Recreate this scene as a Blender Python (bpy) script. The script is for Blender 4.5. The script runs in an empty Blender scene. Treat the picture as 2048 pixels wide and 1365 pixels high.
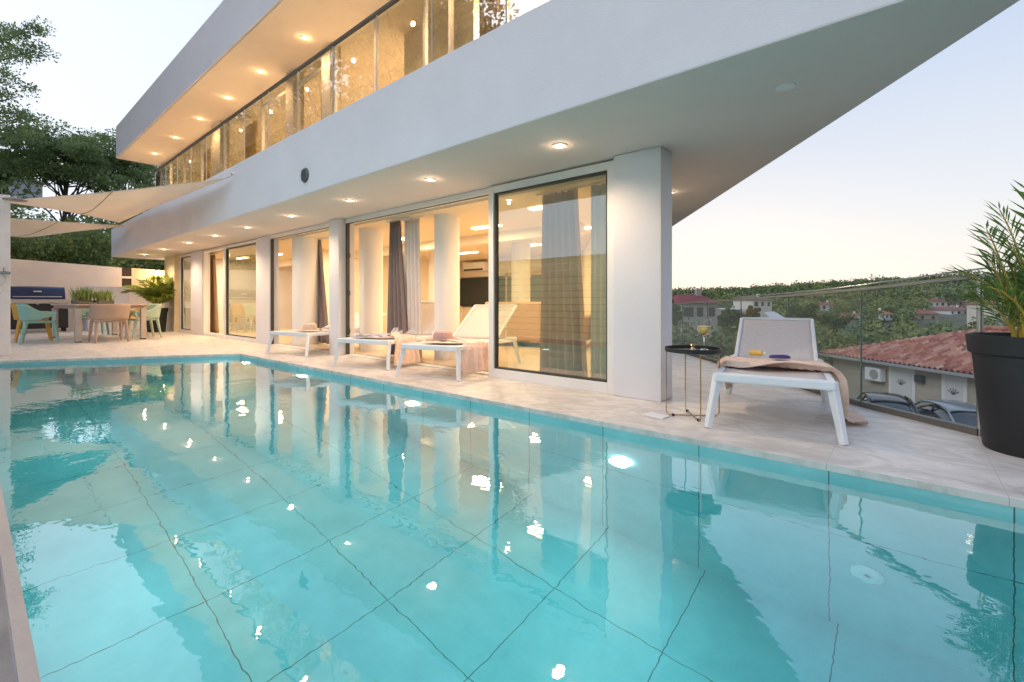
import bpy, math, random
import numpy as np
from mathutils import Vector, Matrix
R = math.radians
rnd = random.Random(7)
sc = bpy.context.scene
COL = sc.collection

# ------------------------------------------------------------------ camera
H_CAM = .85; F_PX = 930.; YAW = R(40.3); HY = 604.
cd = bpy.data.cameras.new('camera'); cam = bpy.data.objects.new('camera', cd); COL.objects.link(cam)
cam.location = (0, 0, H_CAM); cam.rotation_euler = (R(90), 0, YAW)
cd.sensor_fit = 'HORIZONTAL'; cd.sensor_width = 36; cd.lens = 36*F_PX/2048
cd.shift_y = -(682.5-HY)/2048; cd.clip_start = .05; cd.clip_end = 4000
sc.camera = cam
# ------------------------------------------------------------------ sky
wd = bpy.data.worlds.new('World'); sc.world = wd; wd.use_nodes = True
nt = wd.node_tree; nt.nodes.clear()
def nd(t, **k):
    n = nt.nodes.new(t)
    for a, b in k.items(): setattr(n, a, b)
    return n
out = nd('ShaderNodeOutputWorld'); bg = nd('ShaderNodeBackground')
tc = nd('ShaderNodeTexCoord'); sx = nd('ShaderNodeSeparateXYZ')
nt.links.new(tc.outputs['Generated'], sx.inputs[0])
sky = nd('ShaderNodeTexSky', sky_type='NISHITA', sun_disc=False, sun_elevation=R(3), sun_rotation=R(-15), altitude=50, air_density=1.0, dust_density=2.0, ozone_density=1.5)
skm = nd('ShaderNodeMix', data_type='RGBA', blend_type='MULTIPLY'); skm.inputs[0].default_value = 1
nt.links.new(sky.outputs[0], skm.inputs[6]); skm.inputs[7].default_value = (.10, .10, .10, 1)
ramp = nd('ShaderNodeValToRGB'); e = ramp.color_ramp.elements
e[0].position = 0; e[0].color = (.90, .83, .75, 1)
e[1].position = 1; e[1].color = (.26, .36, .60, 1)
for p, c in ((.06, (.86, .84, .80, 1)), (.16, (.76, .79, .83, 1)), (.38, (.57, .66, .82, 1)), (.6, (.46, .57, .80, 1))):
    q = e.new(p); q.color = c
nt.links.new(sx.outputs[2], ramp.inputs[0])
# the sky opposite the house is still brighter than the sky behind the hill
dp = nd('ShaderNodeVectorMath', operation='DOT_PRODUCT'); nt.links.new(tc.outputs['Generated'], dp.inputs[0]); dp.inputs[1].default_value = (-.80, -.60, 0)
mr = nd('ShaderNodeMapRange'); mr.inputs[1].default_value = -.1; mr.inputs[2].default_value = .8; mr.inputs[3].default_value = 0; mr.inputs[4].default_value = 1
nt.links.new(dp.outputs['Value'], mr.inputs[0])
mw = nd('ShaderNodeMix', data_type='RGBA'); nt.links.new(mr.outputs[0], mw.inputs[0])
nt.links.new(ramp.outputs[0], mw.inputs[6]); mw.inputs[7].default_value = (.93, 1.00, 1.12, 1)
mx = nd('ShaderNodeMix', data_type='RGBA'); mx.inputs[0].default_value = .07
nt.links.new(mw.outputs[2], mx.inputs[6]); nt.links.new(skm.outputs[2], mx.inputs[7])
nt.links.new(mx.outputs[2], bg.inputs[0]); bg.inputs[1].default_value = 1.0
nt.links.new(bg.outputs[0], out.inputs[0])
# ------------------------------------------------------------------ sun (soft afterglow)
sl = bpy.data.lights.new('sun', 'SUN'); sl.energy = .55; sl.angle = R(40); sl.color = (1, .97, .96)
so = bpy.data.objects.new('sun', sl); COL.objects.link(so); so.rotation_euler = (R(52), 0, R(-25)); so.location = (0, -10, 20)
sc.view_settings.view_transform = 'Standard'; sc.view_settings.look = 'None'; sc.view_settings.exposure = .24; sc.view_settings.gamma = 1
sc.render.engine = 'CYCLES'
cy = sc.cycles; cy.use_denoising = True; cy.max_bounces = 14; cy.diffuse_bounces = 5; cy.glossy_bounces = 5; cy.transmission_bounces = 10
cy.transparent_max_bounces = 24; cy.sample_clamp_indirect = 6; cy.use_light_tree = True; cy.caustics_reflective = False; cy.caustics_refractive = True

# ------------------------------------------------------------------ helpers
CA, SA = math.cos(YAW), math.sin(YAW)
def cw(xc, yc, z=0.): return Vector((CA*xc-SA*yc, SA*xc+CA*yc, z))      # camera-heading axes -> world
def at(u, v, d): return cw((u-1024)/F_PX*d, d, H_CAM+(HY-v)/F_PX*d)      # point seen at u, v when it stands d metres ahead
MATS = {}
def mat(name, col, rough=.6, metal=0., var=.0, vs=4., bump=0., bs=60., emit=None, es=0., spec=.5, col2=None, stretch=None, alpha=None, trans=0., sub=0., detail=3):
    if name in MATS: return MATS[name]
    m = bpy.data.materials.new(name); m.use_nodes = True; t = m.node_tree; b = t.nodes['Principled BSDF']
    b.inputs['Base Color'].default_value = (*col, 1); b.inputs['Roughness'].default_value = rough; b.inputs['Metallic'].default_value = metal
    b.inputs['Specular IOR Level'].default_value = spec
    if trans: b.inputs['Transmission Weight'].default_value = trans
    if sub: b.inputs['Subsurface Weight'].default_value = sub; b.inputs['Subsurface Radius'].default_value = (.05, .05, .05)
    if emit: b.inputs['Emission Color'].default_value = (*emit, 1); b.inputs['Emission Strength'].default_value = es
    tcn = t.nodes.new('ShaderNodeTexCoord'); src = tcn.outputs['Object']
    if stretch:
        mp = t.nodes.new('ShaderNodeMapping'); mp.inputs['Scale'].default_value = stretch; t.links.new(src, mp.inputs[0]); src = mp.outputs[0]
    if var or col2:
        n = t.nodes.new('ShaderNodeTexNoise'); n.inputs['Scale'].default_value = vs; n.inputs['Detail'].default_value = detail+2; n.inputs['Roughness'].default_value = .6
        t.links.new(src, n.inputs[0])
        r = t.nodes.new('ShaderNodeMapRange'); r.inputs[1].default_value = .32; r.inputs[2].default_value = .68; t.links.new(n.outputs[0], r.inputs[0])
        mxn = t.nodes.new('ShaderNodeMix'); mxn.data_type = 'RGBA'; t.links.new(r.outputs[0], mxn.inputs[0])
        c2 = col2 if col2 else tuple(c*(1-var) for c in col); c1 = col if col2 else tuple(min(1, c*(1+var*.5)) for c in col)
        mxn.inputs[6].default_value = (*c2, 1); mxn.inputs[7].default_value = (*c1, 1); t.links.new(mxn.outputs[2], b.inputs['Base Color'])
        r2 = t.nodes.new('ShaderNodeMapRange'); r2.inputs[3].default_value = max(.02, rough-.08); r2.inputs[4].default_value = min(1, rough+.08)
        t.links.new(n.outputs[0], r2.inputs[0]); t.links.new(r2.outputs[0], b.inputs['Roughness'])
    if bump:
        n = t.nodes.new('ShaderNodeTexNoise'); n.inputs['Scale'].default_value = bs; n.inputs['Detail'].default_value = detail; t.links.new(src, n.inputs[0])
        bp = t.nodes.new('ShaderNodeBump'); bp.inputs['Strength'].default_value = bump; bp.inputs['Distance'].default_value = .01
        t.links.new(n.outputs[0], bp.inputs['Height']); t.links.new(bp.outputs[0], b.inputs['Normal'])
    MATS[name] = m; return m
def glassmat(name, tint=(.93, .96, .95), ior=1.5, gl=(1, 1, 1), boost=1.0, wav=0.):
    m = bpy.data.materials.new(name); m.use_nodes = True; t = m.node_tree; t.nodes.clear()
    o = t.nodes.new('ShaderNodeOutputMaterial'); mixn = t.nodes.new('ShaderNodeMixShader')
    tr = t.nodes.new('ShaderNodeBsdfTransparent'); tr.inputs[0].default_value = (*tint, 1)
    g = t.nodes.new('ShaderNodeBsdfGlossy'); g.inputs[0].default_value = (*gl, 1); g.inputs['Roughness'].default_value = 0.0
    # Fresnel from |N.V| so that both sides of the thin pane reflect the same way
    geo = t.nodes.new('ShaderNodeNewGeometry'); dt = t.nodes.new('ShaderNodeVectorMath'); dt.operation = 'DOT_PRODUCT'
    t.links.new(geo.outputs['Normal'], dt.inputs[0]); t.links.new(geo.outputs['Incoming'], dt.inputs[1])
    ab = t.nodes.new('ShaderNodeMath'); ab.operation = 'ABSOLUTE'; t.links.new(dt.outputs['Value'], ab.inputs[0])
    om = t.nodes.new('ShaderNodeMath'); om.operation = 'SUBTRACT'; om.inputs[0].default_value = 1; t.links.new(ab.outputs[0], om.inputs[1])
    pw = t.nodes.new('ShaderNodeMath'); pw.operation = 'POWER'; t.links.new(om.outputs[0], pw.inputs[0]); pw.inputs[1].default_value = 4
    ma = t.nodes.new('ShaderNodeMath'); ma.operation = 'MULTIPLY_ADD'; t.links.new(pw.outputs[0], ma.inputs[0]); ma.inputs[1].default_value = .88; ma.inputs[2].default_value = .09*boost
    ma.use_clamp = True
    t.links.new(ma.outputs[0], mixn.inputs[0]); t.links.new(tr.outputs[0], mixn.inputs[1]); t.links.new(g.outputs[0], mixn.inputs[2]); t.links.new(mixn.outputs[0], o.inputs[0])
    if wav:
        n = t.nodes.new('ShaderNodeTexNoise'); n.inputs['Scale'].default_value = 1.2; bp = t.nodes.new('ShaderNodeBump'); bp.inputs['Strength'].default_value = wav; bp.inputs['Distance'].default_value = .02
        tcn = t.nodes.new('ShaderNodeTexCoord'); t.links.new(tcn.outputs['Object'], n.inputs[0]); t.links.new(n.outputs[0], bp.inputs['Height']); t.links.new(bp.outputs[0], g.inputs['Normal'])
    MATS[name] = m; return m

class MB:
    def __init__(s): s.v = []; s.f = []
    def add(s, vs, fs):
        o = len(s.v); s.v += [tuple(p) for p in vs]; s.f += [tuple(i+o for i in q) for q in fs]; return s
    def box(s, x0, y0, z0, x1, y1, z1):
        x0, x1 = min(x0, x1), max(x0, x1); y0, y1 = min(y0, y1), max(y0, y1); z0, z1 = min(z0, z1), max(z0, z1)
        return s.add([(x0,y0,z0),(x1,y0,z0),(x1,y1,z0),(x0,y1,z0),(x0,y0,z1),(x1,y0,z1),(x1,y1,z1),(x0,y1,z1)],
                     [(0,3,2,1),(4,5,6,7),(0,1,5,4),(1,2,6,5),(2,3,7,6),(3,0,4,7)])
    def prism(s, poly, z0, z1):
        n = len(poly)
        a = sum(poly[i][0]*poly[(i+1)%n][1]-poly[(i+1)%n][0]*poly[i][1] for i in range(n))
        if a < 0: poly = poly[::-1]
        z0 = z0 if hasattr(z0, '__len__') else [z0]*n; z1 = z1 if hasattr(z1, '__len__') else [z1]*n
        return s.add([(p[0],p[1],z) for p, z in zip(poly, z0)]+[(p[0],p[1],z) for p, z in zip(poly, z1)],
                     [tuple(range(n))[::-1], tuple(range(n, 2*n))]+[(i,(i+1)%n,n+(i+1)%n,n+i) for i in range(n)])
    def beam(s, a, b, w, h, up=(0,0,1)):
        a, b = Vector(a), Vector(b); d = (b-a).normalized(); sd = d.cross(Vector(up))
        if sd.length < 1e-4: sd = Vector((1,0,0))
        sd.normalize(); u = sd.cross(d).normalized(); sd = sd*w/2; u = u*h/2
        return s.add([a-sd-u,a+sd-u,a+sd+u,a-sd+u,b-sd-u,b+sd-u,b+sd+u,b-sd+u],
                     [(0,1,2,3),(7,6,5,4),(0,4,5,1),(1,5,6,2),(2,6,7,3),(3,7,4,0)])
    def tube(s, pts, r, n=8, caps=True):
        pts = [Vector(p) for p in pts]; rs = r if hasattr(r, '__len__') else [r]*len(pts)
        o = len(s.v); prev = None
        for i, p in enumerate(pts):
            d = (pts[min(i+1, len(pts)-1)]-pts[max(i-1, 0)])
            if d.length < 1e-9: d = Vector((0,0,1))
            d.normalize()
            if prev is None:
                x = d.cross(Vector((0,0,1)) if abs(d.z) < .95 else Vector((1,0,0))).normalized()
            else: x = (prev-d*prev.dot(d)).normalized()
            prev = x; y = d.cross(x)
            for k in range(n):
                a = 2*math.pi*k/n; s.v.append(tuple(p+(x*math.cos(a)+y*math.sin(a))*rs[i]))
        for i in range(len(pts)-1):
            for k in range(n): s.f.append((o+i*n+k, o+i*n+(k+1)%n, o+(i+1)*n+(k+1)%n, o+(i+1)*n+k))
        if caps: s.f.append(tuple(o+k for k in range(n))[::-1]); s.f.append(tuple(o+(len(pts)-1)*n+k for k in range(n)))
        return s
    def lathe(s, prof, c=(0,0,0), n=24, caps=True):
        o = len(s.v)
        for r, z in prof:
            for k in range(n):
                a = 2*math.pi*k/n; s.v.append((c[0]+r*math.cos(a), c[1]+r*math.sin(a), c[2]+z))
        for i in range(len(prof)-1):
            for k in range(n): s.f.append((o+i*n+k, o+i*n+(k+1)%n, o+(i+1)*n+(k+1)%n, o+(i+1)*n+k))
        if caps: s.f.append(tuple(o+k for k in range(n))[::-1]); s.f.append(tuple(o+(len(prof)-1)*n+k for k in range(n)))
        return s
    def grid(s, fn, nu, nv):
        o = len(s.v)
        for i in range(nu+1):
            for j in range(nv+1): s.v.append(tuple(fn(i/nu, j/nv)))
        for i in range(nu):
            for j in range(nv):
                a = o+i*(nv+1)+j; s.f.append((a, a+nv+1, a+nv+2, a+1))
        return s
    def xf(s, M): s.v = [tuple(M @ Vector(p)) for p in s.v]; return s
    def build(s, name, m, parent=None, smooth=False, world=False, bevel=0., solid=0., sub=0):
        off = parent.location if (parent is not None and world) else Vector((0,0,0))
        me = bpy.data.meshes.new(name); me.from_pydata([tuple(Vector(p)-off) for p in s.v] if world else s.v, [], s.f); me.update()
        if m is not None: me.materials.append(m)
        if smooth:
            me.shade_smooth()
            me.set_sharp_from_angle(angle=R(40))
        o = bpy.data.objects.new(name, me); COL.objects.link(o)
        if parent is not None: o.parent = parent
        if solid: md = o.modifiers.new('solid', 'SOLIDIFY'); md.thickness = solid; md.offset = 0
        if bevel: md = o.modifiers.new('bevel', 'BEVEL'); md.width = bevel; md.segments = 2; md.limit_method = 'ANGLE'
        if sub: md = o.modifiers.new('sub', 'SUBSURF'); md.levels = sub; md.render_levels = sub
        return o
def tag(o, label=None, cat=None, group=None, kind=None):
    if label: o['label'] = label
    if cat: o['category'] = cat
    if group: o['group'] = group
    if kind: o['kind'] = kind
    return o
def empty(name, loc=(0,0,0), rz=0., label=None, cat=None, group=None):
    o = bpy.data.objects.new(name, None); COL.objects.link(o); o.location = loc; o.rotation_euler = (0,0,rz); o.empty_display_size = .1
    return tag(o, label, cat, group)
KIDS = lambda o: [c for c in bpy.data.objects if c.parent == o]
def copy_tree(o, parent=None):
    c = o.copy(); COL.objects.link(c)
    if parent is not None: c.parent = parent
    for ch in KIDS(o): copy_tree(ch, c)
    return c
def npmesh(name, V, Q, m, parent=None, smooth=False):
    me = bpy.data.meshes.new(name); k = Q.shape[1]
    me.vertices.add(len(V)); me.vertices.foreach_set('co', np.asarray(V, dtype=np.float32).ravel())
    me.loops.add(Q.size); me.loops.foreach_set('vertex_index', Q.astype(np.int32).ravel())
    me.polygons.add(len(Q)); me.polygons.foreach_set('loop_start', np.arange(0, Q.size, k, dtype=np.int32))
    me.polygons.foreach_set('loop_total', np.full(len(Q), k, dtype=np.int32))
    me.update(calc_edges=True); me.materials.append(m)
    if smooth: me.shade_smooth()
    o = bpy.data.objects.new(name, me); COL.objects.link(o)
    if parent is not None: o.parent = parent
    return o
def lamp(name, loc, energy, color=(1,.72,.42), kind='SPOT', size=.05, spot=120, rot=(0,0,0), parent=None, blend=.6, sizey=None):
    l = bpy.data.lights.new(name, kind); l.energy = energy; l.color = color
    if kind == 'SPOT': l.spot_size = R(spot); l.spot_blend = blend; l.shadow_soft_size = size
    elif kind == 'POINT': l.shadow_soft_size = size
    elif kind == 'AREA':
        l.size = size
        if sizey: l.shape = 'RECTANGLE'; l.size_y = sizey
        else: l.shape = 'DISK'
    o = bpy.data.objects.new(name, l); COL.objects.link(o); o.location = loc; o.rotation_euler = rot
    if parent is not None: o.parent = parent; o.location = Vector(loc)-parent.location
    return o
#@@MATERIALS
WARM = (1, .73, .44)
plaster = mat('plaster', (.75, .735, .775), .85, var=.05, vs=1.3, bump=.35, bs=170)
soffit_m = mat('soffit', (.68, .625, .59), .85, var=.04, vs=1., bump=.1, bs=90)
inner_wall = mat('inner_wall', (.82, .74, .60), .8, var=.03, vs=1.)
white_al = mat('white_aluminium', (.80, .79, .78), .4, var=.03)
dark_al = mat('dark_gasket', (.05, .05, .045), .5)
glass = glassmat('window_glass', (.86, .88, .80), boost=2.0, wav=.02)
door_glass = glassmat('door_glass', (.72, .76, .62), boost=2.9, wav=.03, gl=(.94, 1, .94))
bal_glass = glassmat('balustrade_glass', (.92, .91, .86), boost=3.2)
rail_glass = glassmat('rail_glass', (.94, .97, .96), boost=.8, gl=(.9, 1, .96))
up_glass = glassmat('upper_glass', (.84, .81, .70), boost=1.6, wav=.02)
beige_fab = mat('beige_mesh', (.66, .60, .58), .8, var=.08, vs=40, bump=.3, bs=400)
white_pl = mat('white_resin', (.82, .83, .86), .45, var=.04, vs=8)
steel = mat('steel', (.55, .56, .57), .28, metal=1)
black = mat('black_paint', (.015, .015, .017), .5)
brass = mat('brass', (.50, .34, .16), .3, metal=1)
emit_w = mat('lamp_lens', (1, .9, .7), .5, emit=(1, .82, .55), es=14)
emit_i = mat('strip_lens', (1, .9, .7), .5, emit=(1, .85, .55), es=9)

# deck: large pale porcelain slabs with streaks
def deck_mat():
    m = bpy.data.materials.new('deck_stone'); m.use_nodes = True; t = m.node_tree; b = t.nodes['Principled BSDF']; L = t.links.new
    tcn = t.nodes.new('ShaderNodeTexCoord')
    mp = t.nodes.new('ShaderNodeMapping'); mp.inputs['Scale'].default_value = (1.5, 2.7, 1); mp.inputs['Rotation'].default_value = (0, 0, R(14)); L(tcn.outputs['Object'], mp.inputs[0])
    n = t.nodes.new('ShaderNodeTexNoise'); n.inputs['Scale'].default_value = 1.6; n.inputs['Detail'].default_value = 9; n.inputs['Roughness'].default_value = .68; n.inputs['Distortion'].default_value = 2.2; L(mp.outputs[0], n.inputs[0])
    r = t.nodes.new('ShaderNodeValToRGB'); e = r.color_ramp.elements; e[0].position = .3; e[0].color = (.50, .455, .42, 1); e[1].position = .72; e[1].color = (.80, .76, .72, 1)
    q = e.new(.48); q.color = (.66, .615, .575, 1); q = e.new(.56); q.color = (.75, .70, .66, 1)
    L(n.outputs[0], r.inputs[0])
    # joints every 1.31 m (across) and .98 m
    br = t.nodes.new('ShaderNodeTexBrick'); br.offset = 0; br.inputs['Scale'].default_value = 1; br.inputs['Mortar Size'].default_value = .0022; br.inputs['Brick Width'].default_value = .66; br.inputs['Row Height'].default_value = .66
    br.inputs['Mortar Smooth'].default_value = .3
    mp2 = t.nodes.new('ShaderNodeMapping'); mp2.inputs['Location'].default_value = (.32, .33, 0); L(tcn.outputs['Object'], mp2.inputs[0]); L(mp2.outputs[0], br.inputs[0])
    mm = t.nodes.new('ShaderNodeMix'); mm.data_type = 'RGBA'; L(br.outputs['Fac'], mm.inputs[0]); L(r.outputs[0], mm.inputs[6]); mm.inputs[7].default_value = (.56, .51, .47, 1); L(mm.outputs[2], b.inputs['Base Color'])
    rr = t.nodes.new('ShaderNodeMapRange'); rr.inputs[3].default_value = .30; rr.inputs[4].default_value = .62; L(n.outputs[0], rr.inputs[0]); L(rr.outputs[0], b.inputs['Roughness'])
    bp = t.nodes.new('ShaderNodeBump'); bp.inputs['Strength'].default_value = .25; bp.inputs['Distance'].default_value = .01; L(n.outputs[0], bp.inputs['Height']); L(bp.outputs[0], b.inputs['Normal'])
    return m
deck_m = deck_mat()
# pool tile: pale teal slab with dark joints
def pool_mat(name, xs, x0, lines, axis):
    m = bpy.data.materials.new(name); m.use_nodes = True; t = m.node_tree; b = t.nodes['Principled BSDF']; L = t.links.new
    tcn = t.nodes.new('ShaderNodeTexCoord'); s = t.nodes.new('ShaderNodeSeparateXYZ'); L(tcn.outputs['Object'], s.inputs[0])
    def M(op, a, bb=None, c=None):
        q = t.nodes.new('ShaderNodeMath'); q.operation = op
        for i, x in enumerate((a, bb, c)):
            if x is None: continue
            if isinstance(x, (int, float)): q.inputs[i].default_value = x
            else: L(x, q.inputs[i])
        return q.outputs[0]
    # distance to the nearest joint along x
    fx = M('ABSOLUTE', M('SUBTRACT', M('FRACT', M('ADD', M('DIVIDE', M('SUBTRACT', s.outputs[0], x0), xs), 100.5)), .5))
    lx = M('LESS_THAN', fx,   .0027/xs)
    acc = lx
    for y in lines:
        acc = M('MAXIMUM', acc, M('LESS_THAN', M('ABSOLUTE', M('SUBTRACT', s.outputs[axis], y)),   .0027))
    n = t.nodes.new('ShaderNodeTexNoise'); n.inputs['Scale'].default_value = 3.5; n.inputs['Detail'].default_value = 8; n.inputs['Roughness'].default_value = .65; L(tcn.outputs['Object'], n.inputs[0])
    r = t.nodes.new('ShaderNodeValToRGB'); e = r.color_ramp.elements; e[0].position = .3; e[0].color = (.21, .55, .57, 1); e[1].position = .72; e[1].color = (.33, .69, .70, 1); L(n.outputs[0], r.inputs[0])
    mm = t.nodes.new('ShaderNodeMix'); mm.data_type = 'RGBA'; L(acc, mm.inputs[0]); L(r.outputs[0], mm.inputs[6]); mm.inputs[7].default_value = (.06, .14, .15, 1); L(mm.outputs[2], b.inputs['Base Color'])
    b.inputs['Roughness'].default_value = .45
    return m
# water
def water_mat():
    m = bpy.data.materials.new('pool_water'); m.use_nodes = True; t = m.node_tree; t.nodes.clear(); L = t.links.new
    o = t.nodes.new('ShaderNodeOutputMaterial'); g = t.nodes.new('ShaderNodeBsdfGlass'); g.inputs['IOR'].default_value = 1.333; g.inputs['Roughness'].default_value = 0
    va = t.nodes.new('ShaderNodeVolumeAbsorption'); va.inputs['Color'].default_value = (.03, .80, .85, 1); va.inputs['Density'].default_value = .25
    tcn = t.nodes.new('ShaderNodeTexCoord')
    def noise(sc_, scale, det):
        mp = t.nodes.new('ShaderNodeMapping'); mp.inputs['Scale'].default_value = sc_; mp.inputs['Rotation'].default_value = (0, 0, R(38)); L(tcn.outputs['Object'], mp.inputs[0])
        n = t.nodes.new('ShaderNodeTexNoise'); n.inputs['Scale'].default_value = scale; n.inputs['Detail'].default_value = det; n.inputs['Roughness'].default_value = .5; L(mp.outputs[0], n.inputs[0]); return n.outputs[0]
    a = noise((1, 1, 1), 1.5, 2); c = noise((1, 1.5, 1), 7.5, 2)
    b1 = t.nodes.new('ShaderNodeBump'); b1.inputs['Strength'].default_value = 1; b1.inputs['Distance'].default_value = .0040; L(a, b1.inputs['Height'])
    b2 = t.nodes.new('ShaderNodeBump'); b2.inputs['Strength'].default_value = 1; b2.inputs['Distance'].default_value = .0009; L(c, b2.inputs['Height']); L(b1.outputs[0], b2.inputs['Normal'])
    L(b2.outputs[0], g.inputs['Normal'])
    gl_ = t.nodes.new('ShaderNodeBsdfGlossy'); gl_.inputs['Roughness'].default_value = 0; gl_.inputs[0].default_value = (1, 1, 1, 1); L(b2.outputs[0], gl_.inputs['Normal'])
    ge = t.nodes.new('ShaderNodeNewGeometry'); dt = t.nodes.new('ShaderNodeVectorMath'); dt.operation = 'DOT_PRODUCT'; L(ge.outputs['Normal'], dt.inputs[0]); L(ge.outputs['Incoming'], dt.inputs[1])
    om = t.nodes.new('ShaderNodeMath'); om.operation = 'SUBTRACT'; om.inputs[0].default_value = 1; om.use_clamp = True; L(dt.outputs['Value'], om.inputs[1])
    pw = t.nodes.new('ShaderNodeMath'); pw.operation = 'POWER'; L(om.outputs[0], pw.inputs[0]); pw.inputs[1].default_value = 2.2
    ma = t.nodes.new('ShaderNodeMath'); ma.operation = 'MULTIPLY_ADD'; L(pw.outputs[0], ma.inputs[0]); ma.inputs[1].default_value = .46; ma.inputs[2].default_value = .035
    bf = t.nodes.new('ShaderNodeMath'); bf.operation = 'SUBTRACT'; bf.inputs[0].default_value = 1; L(ge.outputs['Backfacing'], bf.inputs[1])
    m2 = t.nodes.new('ShaderNodeMath'); m2.operation = 'MULTIPLY'; L(ma.outputs[0], m2.inputs[0]); L(bf.outputs[0], m2.inputs[1])
    ms = t.nodes.new('ShaderNodeMixShader'); L(m2.outputs[0], ms.inputs[0]); L(g.outputs[0], ms.inputs[1]); L(gl_.outputs[0], ms.inputs[2]); L(ms.outputs[0], o.inputs['Surface']); L(va.outputs[0], o.inputs['Volume'])
    return m
#@@SETTING
# pool plan (world: x runs along the facade, y towards the house)
PY0, PY1 = .105, 2.93; PXN = 1.45; FARC = (-8.34, PY1); FARL = (-10.10, PY0); PD = -1.6; WZ = -.07
pool_floor_m = pool_mat('pool_floor_tile', .665, -1.60, (2.27, 1.57, .86), 1)
pool_side_m = pool_mat('pool_side_tile', .665, -1.64, (-.80,), 2)
pool_end_m = mat('pool_end_tile', (.28, .62, .66), .45, var=.12, vs=3)
basin = empty('pool_basin', (0, 0, 0)); tag(basin, 'teal tiled rectangular swimming pool basin under the terrace edge', 'pool', kind='structure')
poolpoly = [(PXN, PY0), (PXN, PY1), FARC, FARL]
MB().add([(x, y, PD) for x, y in poolpoly], [(3, 2, 1, 0)][::1]).build('pool_floor', pool_floor_m, basin)
def wallq(a, b, z0, z1): return [(a[0], a[1], z0), (b[0], b[1], z0), (b[0], b[1], z1), (a[0], a[1], z1)]
MB().add(wallq((PXN, PY1), FARC, PD, -.034), [(0, 1, 2, 3)]).build('side_wall', pool_side_m, basin)
MB().add(wallq(FARL, (PXN, PY0), PD, -.034), [(0, 1, 2, 3)]).build('side_wall', pool_side_m, basin)
MB().add(wallq(FARC, FARL, PD, -.034), [(0, 1, 2, 3)]).build('end_wall', pool_end_m, basin)
MB().add(wallq((PXN, PY0), (PXN, PY1), PD, -.034), [(0, 1, 2, 3)]).build('end_wall', pool_end_m, basin)
# returns (round inlets)
for x, z, r in ((-2.6, -1.2, .05), (-.15, -1.1, .07)):
    m = MB(); m.lathe([(.012, .012), (r*.55, .012), (r, .004), (r, 0), (.012, 0)], n=20, caps=False)
    m.xf(Matrix.Translation((x, PY1-.002, z)) @ Matrix.Rotation(R(90), 4, 'X')).build('inlet_nozzle', mat('inlet_plastic', (.75, .85, .85), .4), basin)
# lit pool lamps in the wall below the water
for i, (x, z) in enumerate(((-1.49, -.58), (-3.77, -.50), (-6.1, -.46), (-8.0, -.46))):
    for yy, sgn, en in ((PY1, -1, 1), ) :
        m = MB(); m.lathe([(.0, .018), (.06, .016), (.078, 0)], n=24, caps=False)
        m.xf(Matrix.Translation((x, yy-.003, z)) @ Matrix.Rotation(R(90), 4, 'X')).build('pool_lamp', mat('pool_lamp_lens', (.9, 1, 1), .4, emit=(.85, 1, 1), es=30), basin)
        lamp('pool_light', (x, yy-.06, z), 11, (.80, 1.0, 1.0), 'AREA', .14, rot=(R(-90+8), 0, 0), parent=basin)
for x in (-.8, -3.2, -5.6):  # unseen lamps added on the camera-side wall to brighten the pool
    m = MB(); m.lathe([(.0, .018), (.06, .016), (.078, 0)], n=24, caps=False)
    m.xf(Matrix.Translation((x, PY0+.003, -.55)) @ Matrix.Rotation(R(-90), 4, 'X')).build('pool_lamp', MATS['pool_lamp_lens'], basin)
    lamp('pool_light', (x, PY0+.06, -.55), 12, (.80, 1.0, 1.0), 'AREA', .14, rot=(R(90-8), 0, 0), parent=basin)
# water body: a closed volume, its sides buried a little behind the tiles
wp = [(PXN+.01, PY0-.01), (PXN+.01, PY1+.01), (FARC[0]-.01, PY1+.01), (FARL[0]-.02, PY0-.01)]
tag(MB().prism(wp, PD-.02, WZ).build('water', water_mat()), kind='structure')['label'] = 'clear turquoise pool water with small ripples'

# terrace deck: ring around the pool, edge strip (coping) 4 mm proud at the rim
RAILP = [(2.9, 11.2), (2.87, 3.77), (3.0, 2.95), (3.62, 2.2), (4.4, .9)]      # terrace edge in camera-heading axes
RB = [tuple(cw(*p))[:2] for p in RAILP]
deck = MB()
def slab(poly, z0=-.036, z1=0.): deck.prism(poly, z0, z1)
COP = .0
E3 = 2.928
slab([(PXN, E3), (FARC[0], E3), (-19.6, E3), (-19.6, 4.6), (-17.0, 11), (-4.9, 11)] + RB + [(RB[4][0], E3)])
slab([(FARC[0]+.002, E3-.001), (FARL[0]+.002, PY0), (-19.6, PY0), (-19.6, E3-.001)])
slab([(-19.6, -1.2), (-19.6, PY0-.001), (FARL[0]+.01, PY0-.001), (FARL[0]+.01, PY0+.002), (PXN, PY0+.002), (RB[4][0], PY0+.002), (RB[4][0], -1.2)])
slab([(PXN-.002, PY0+.003), (PXN-.002, E3-.001), (RB[4][0], E3-.001), (RB[4][0], PY0+.003)])
dk = deck.build('terrace', deck_m); tag(dk, 'pale streaked stone terrace around the pool', 'terrace', kind='structure')
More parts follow.
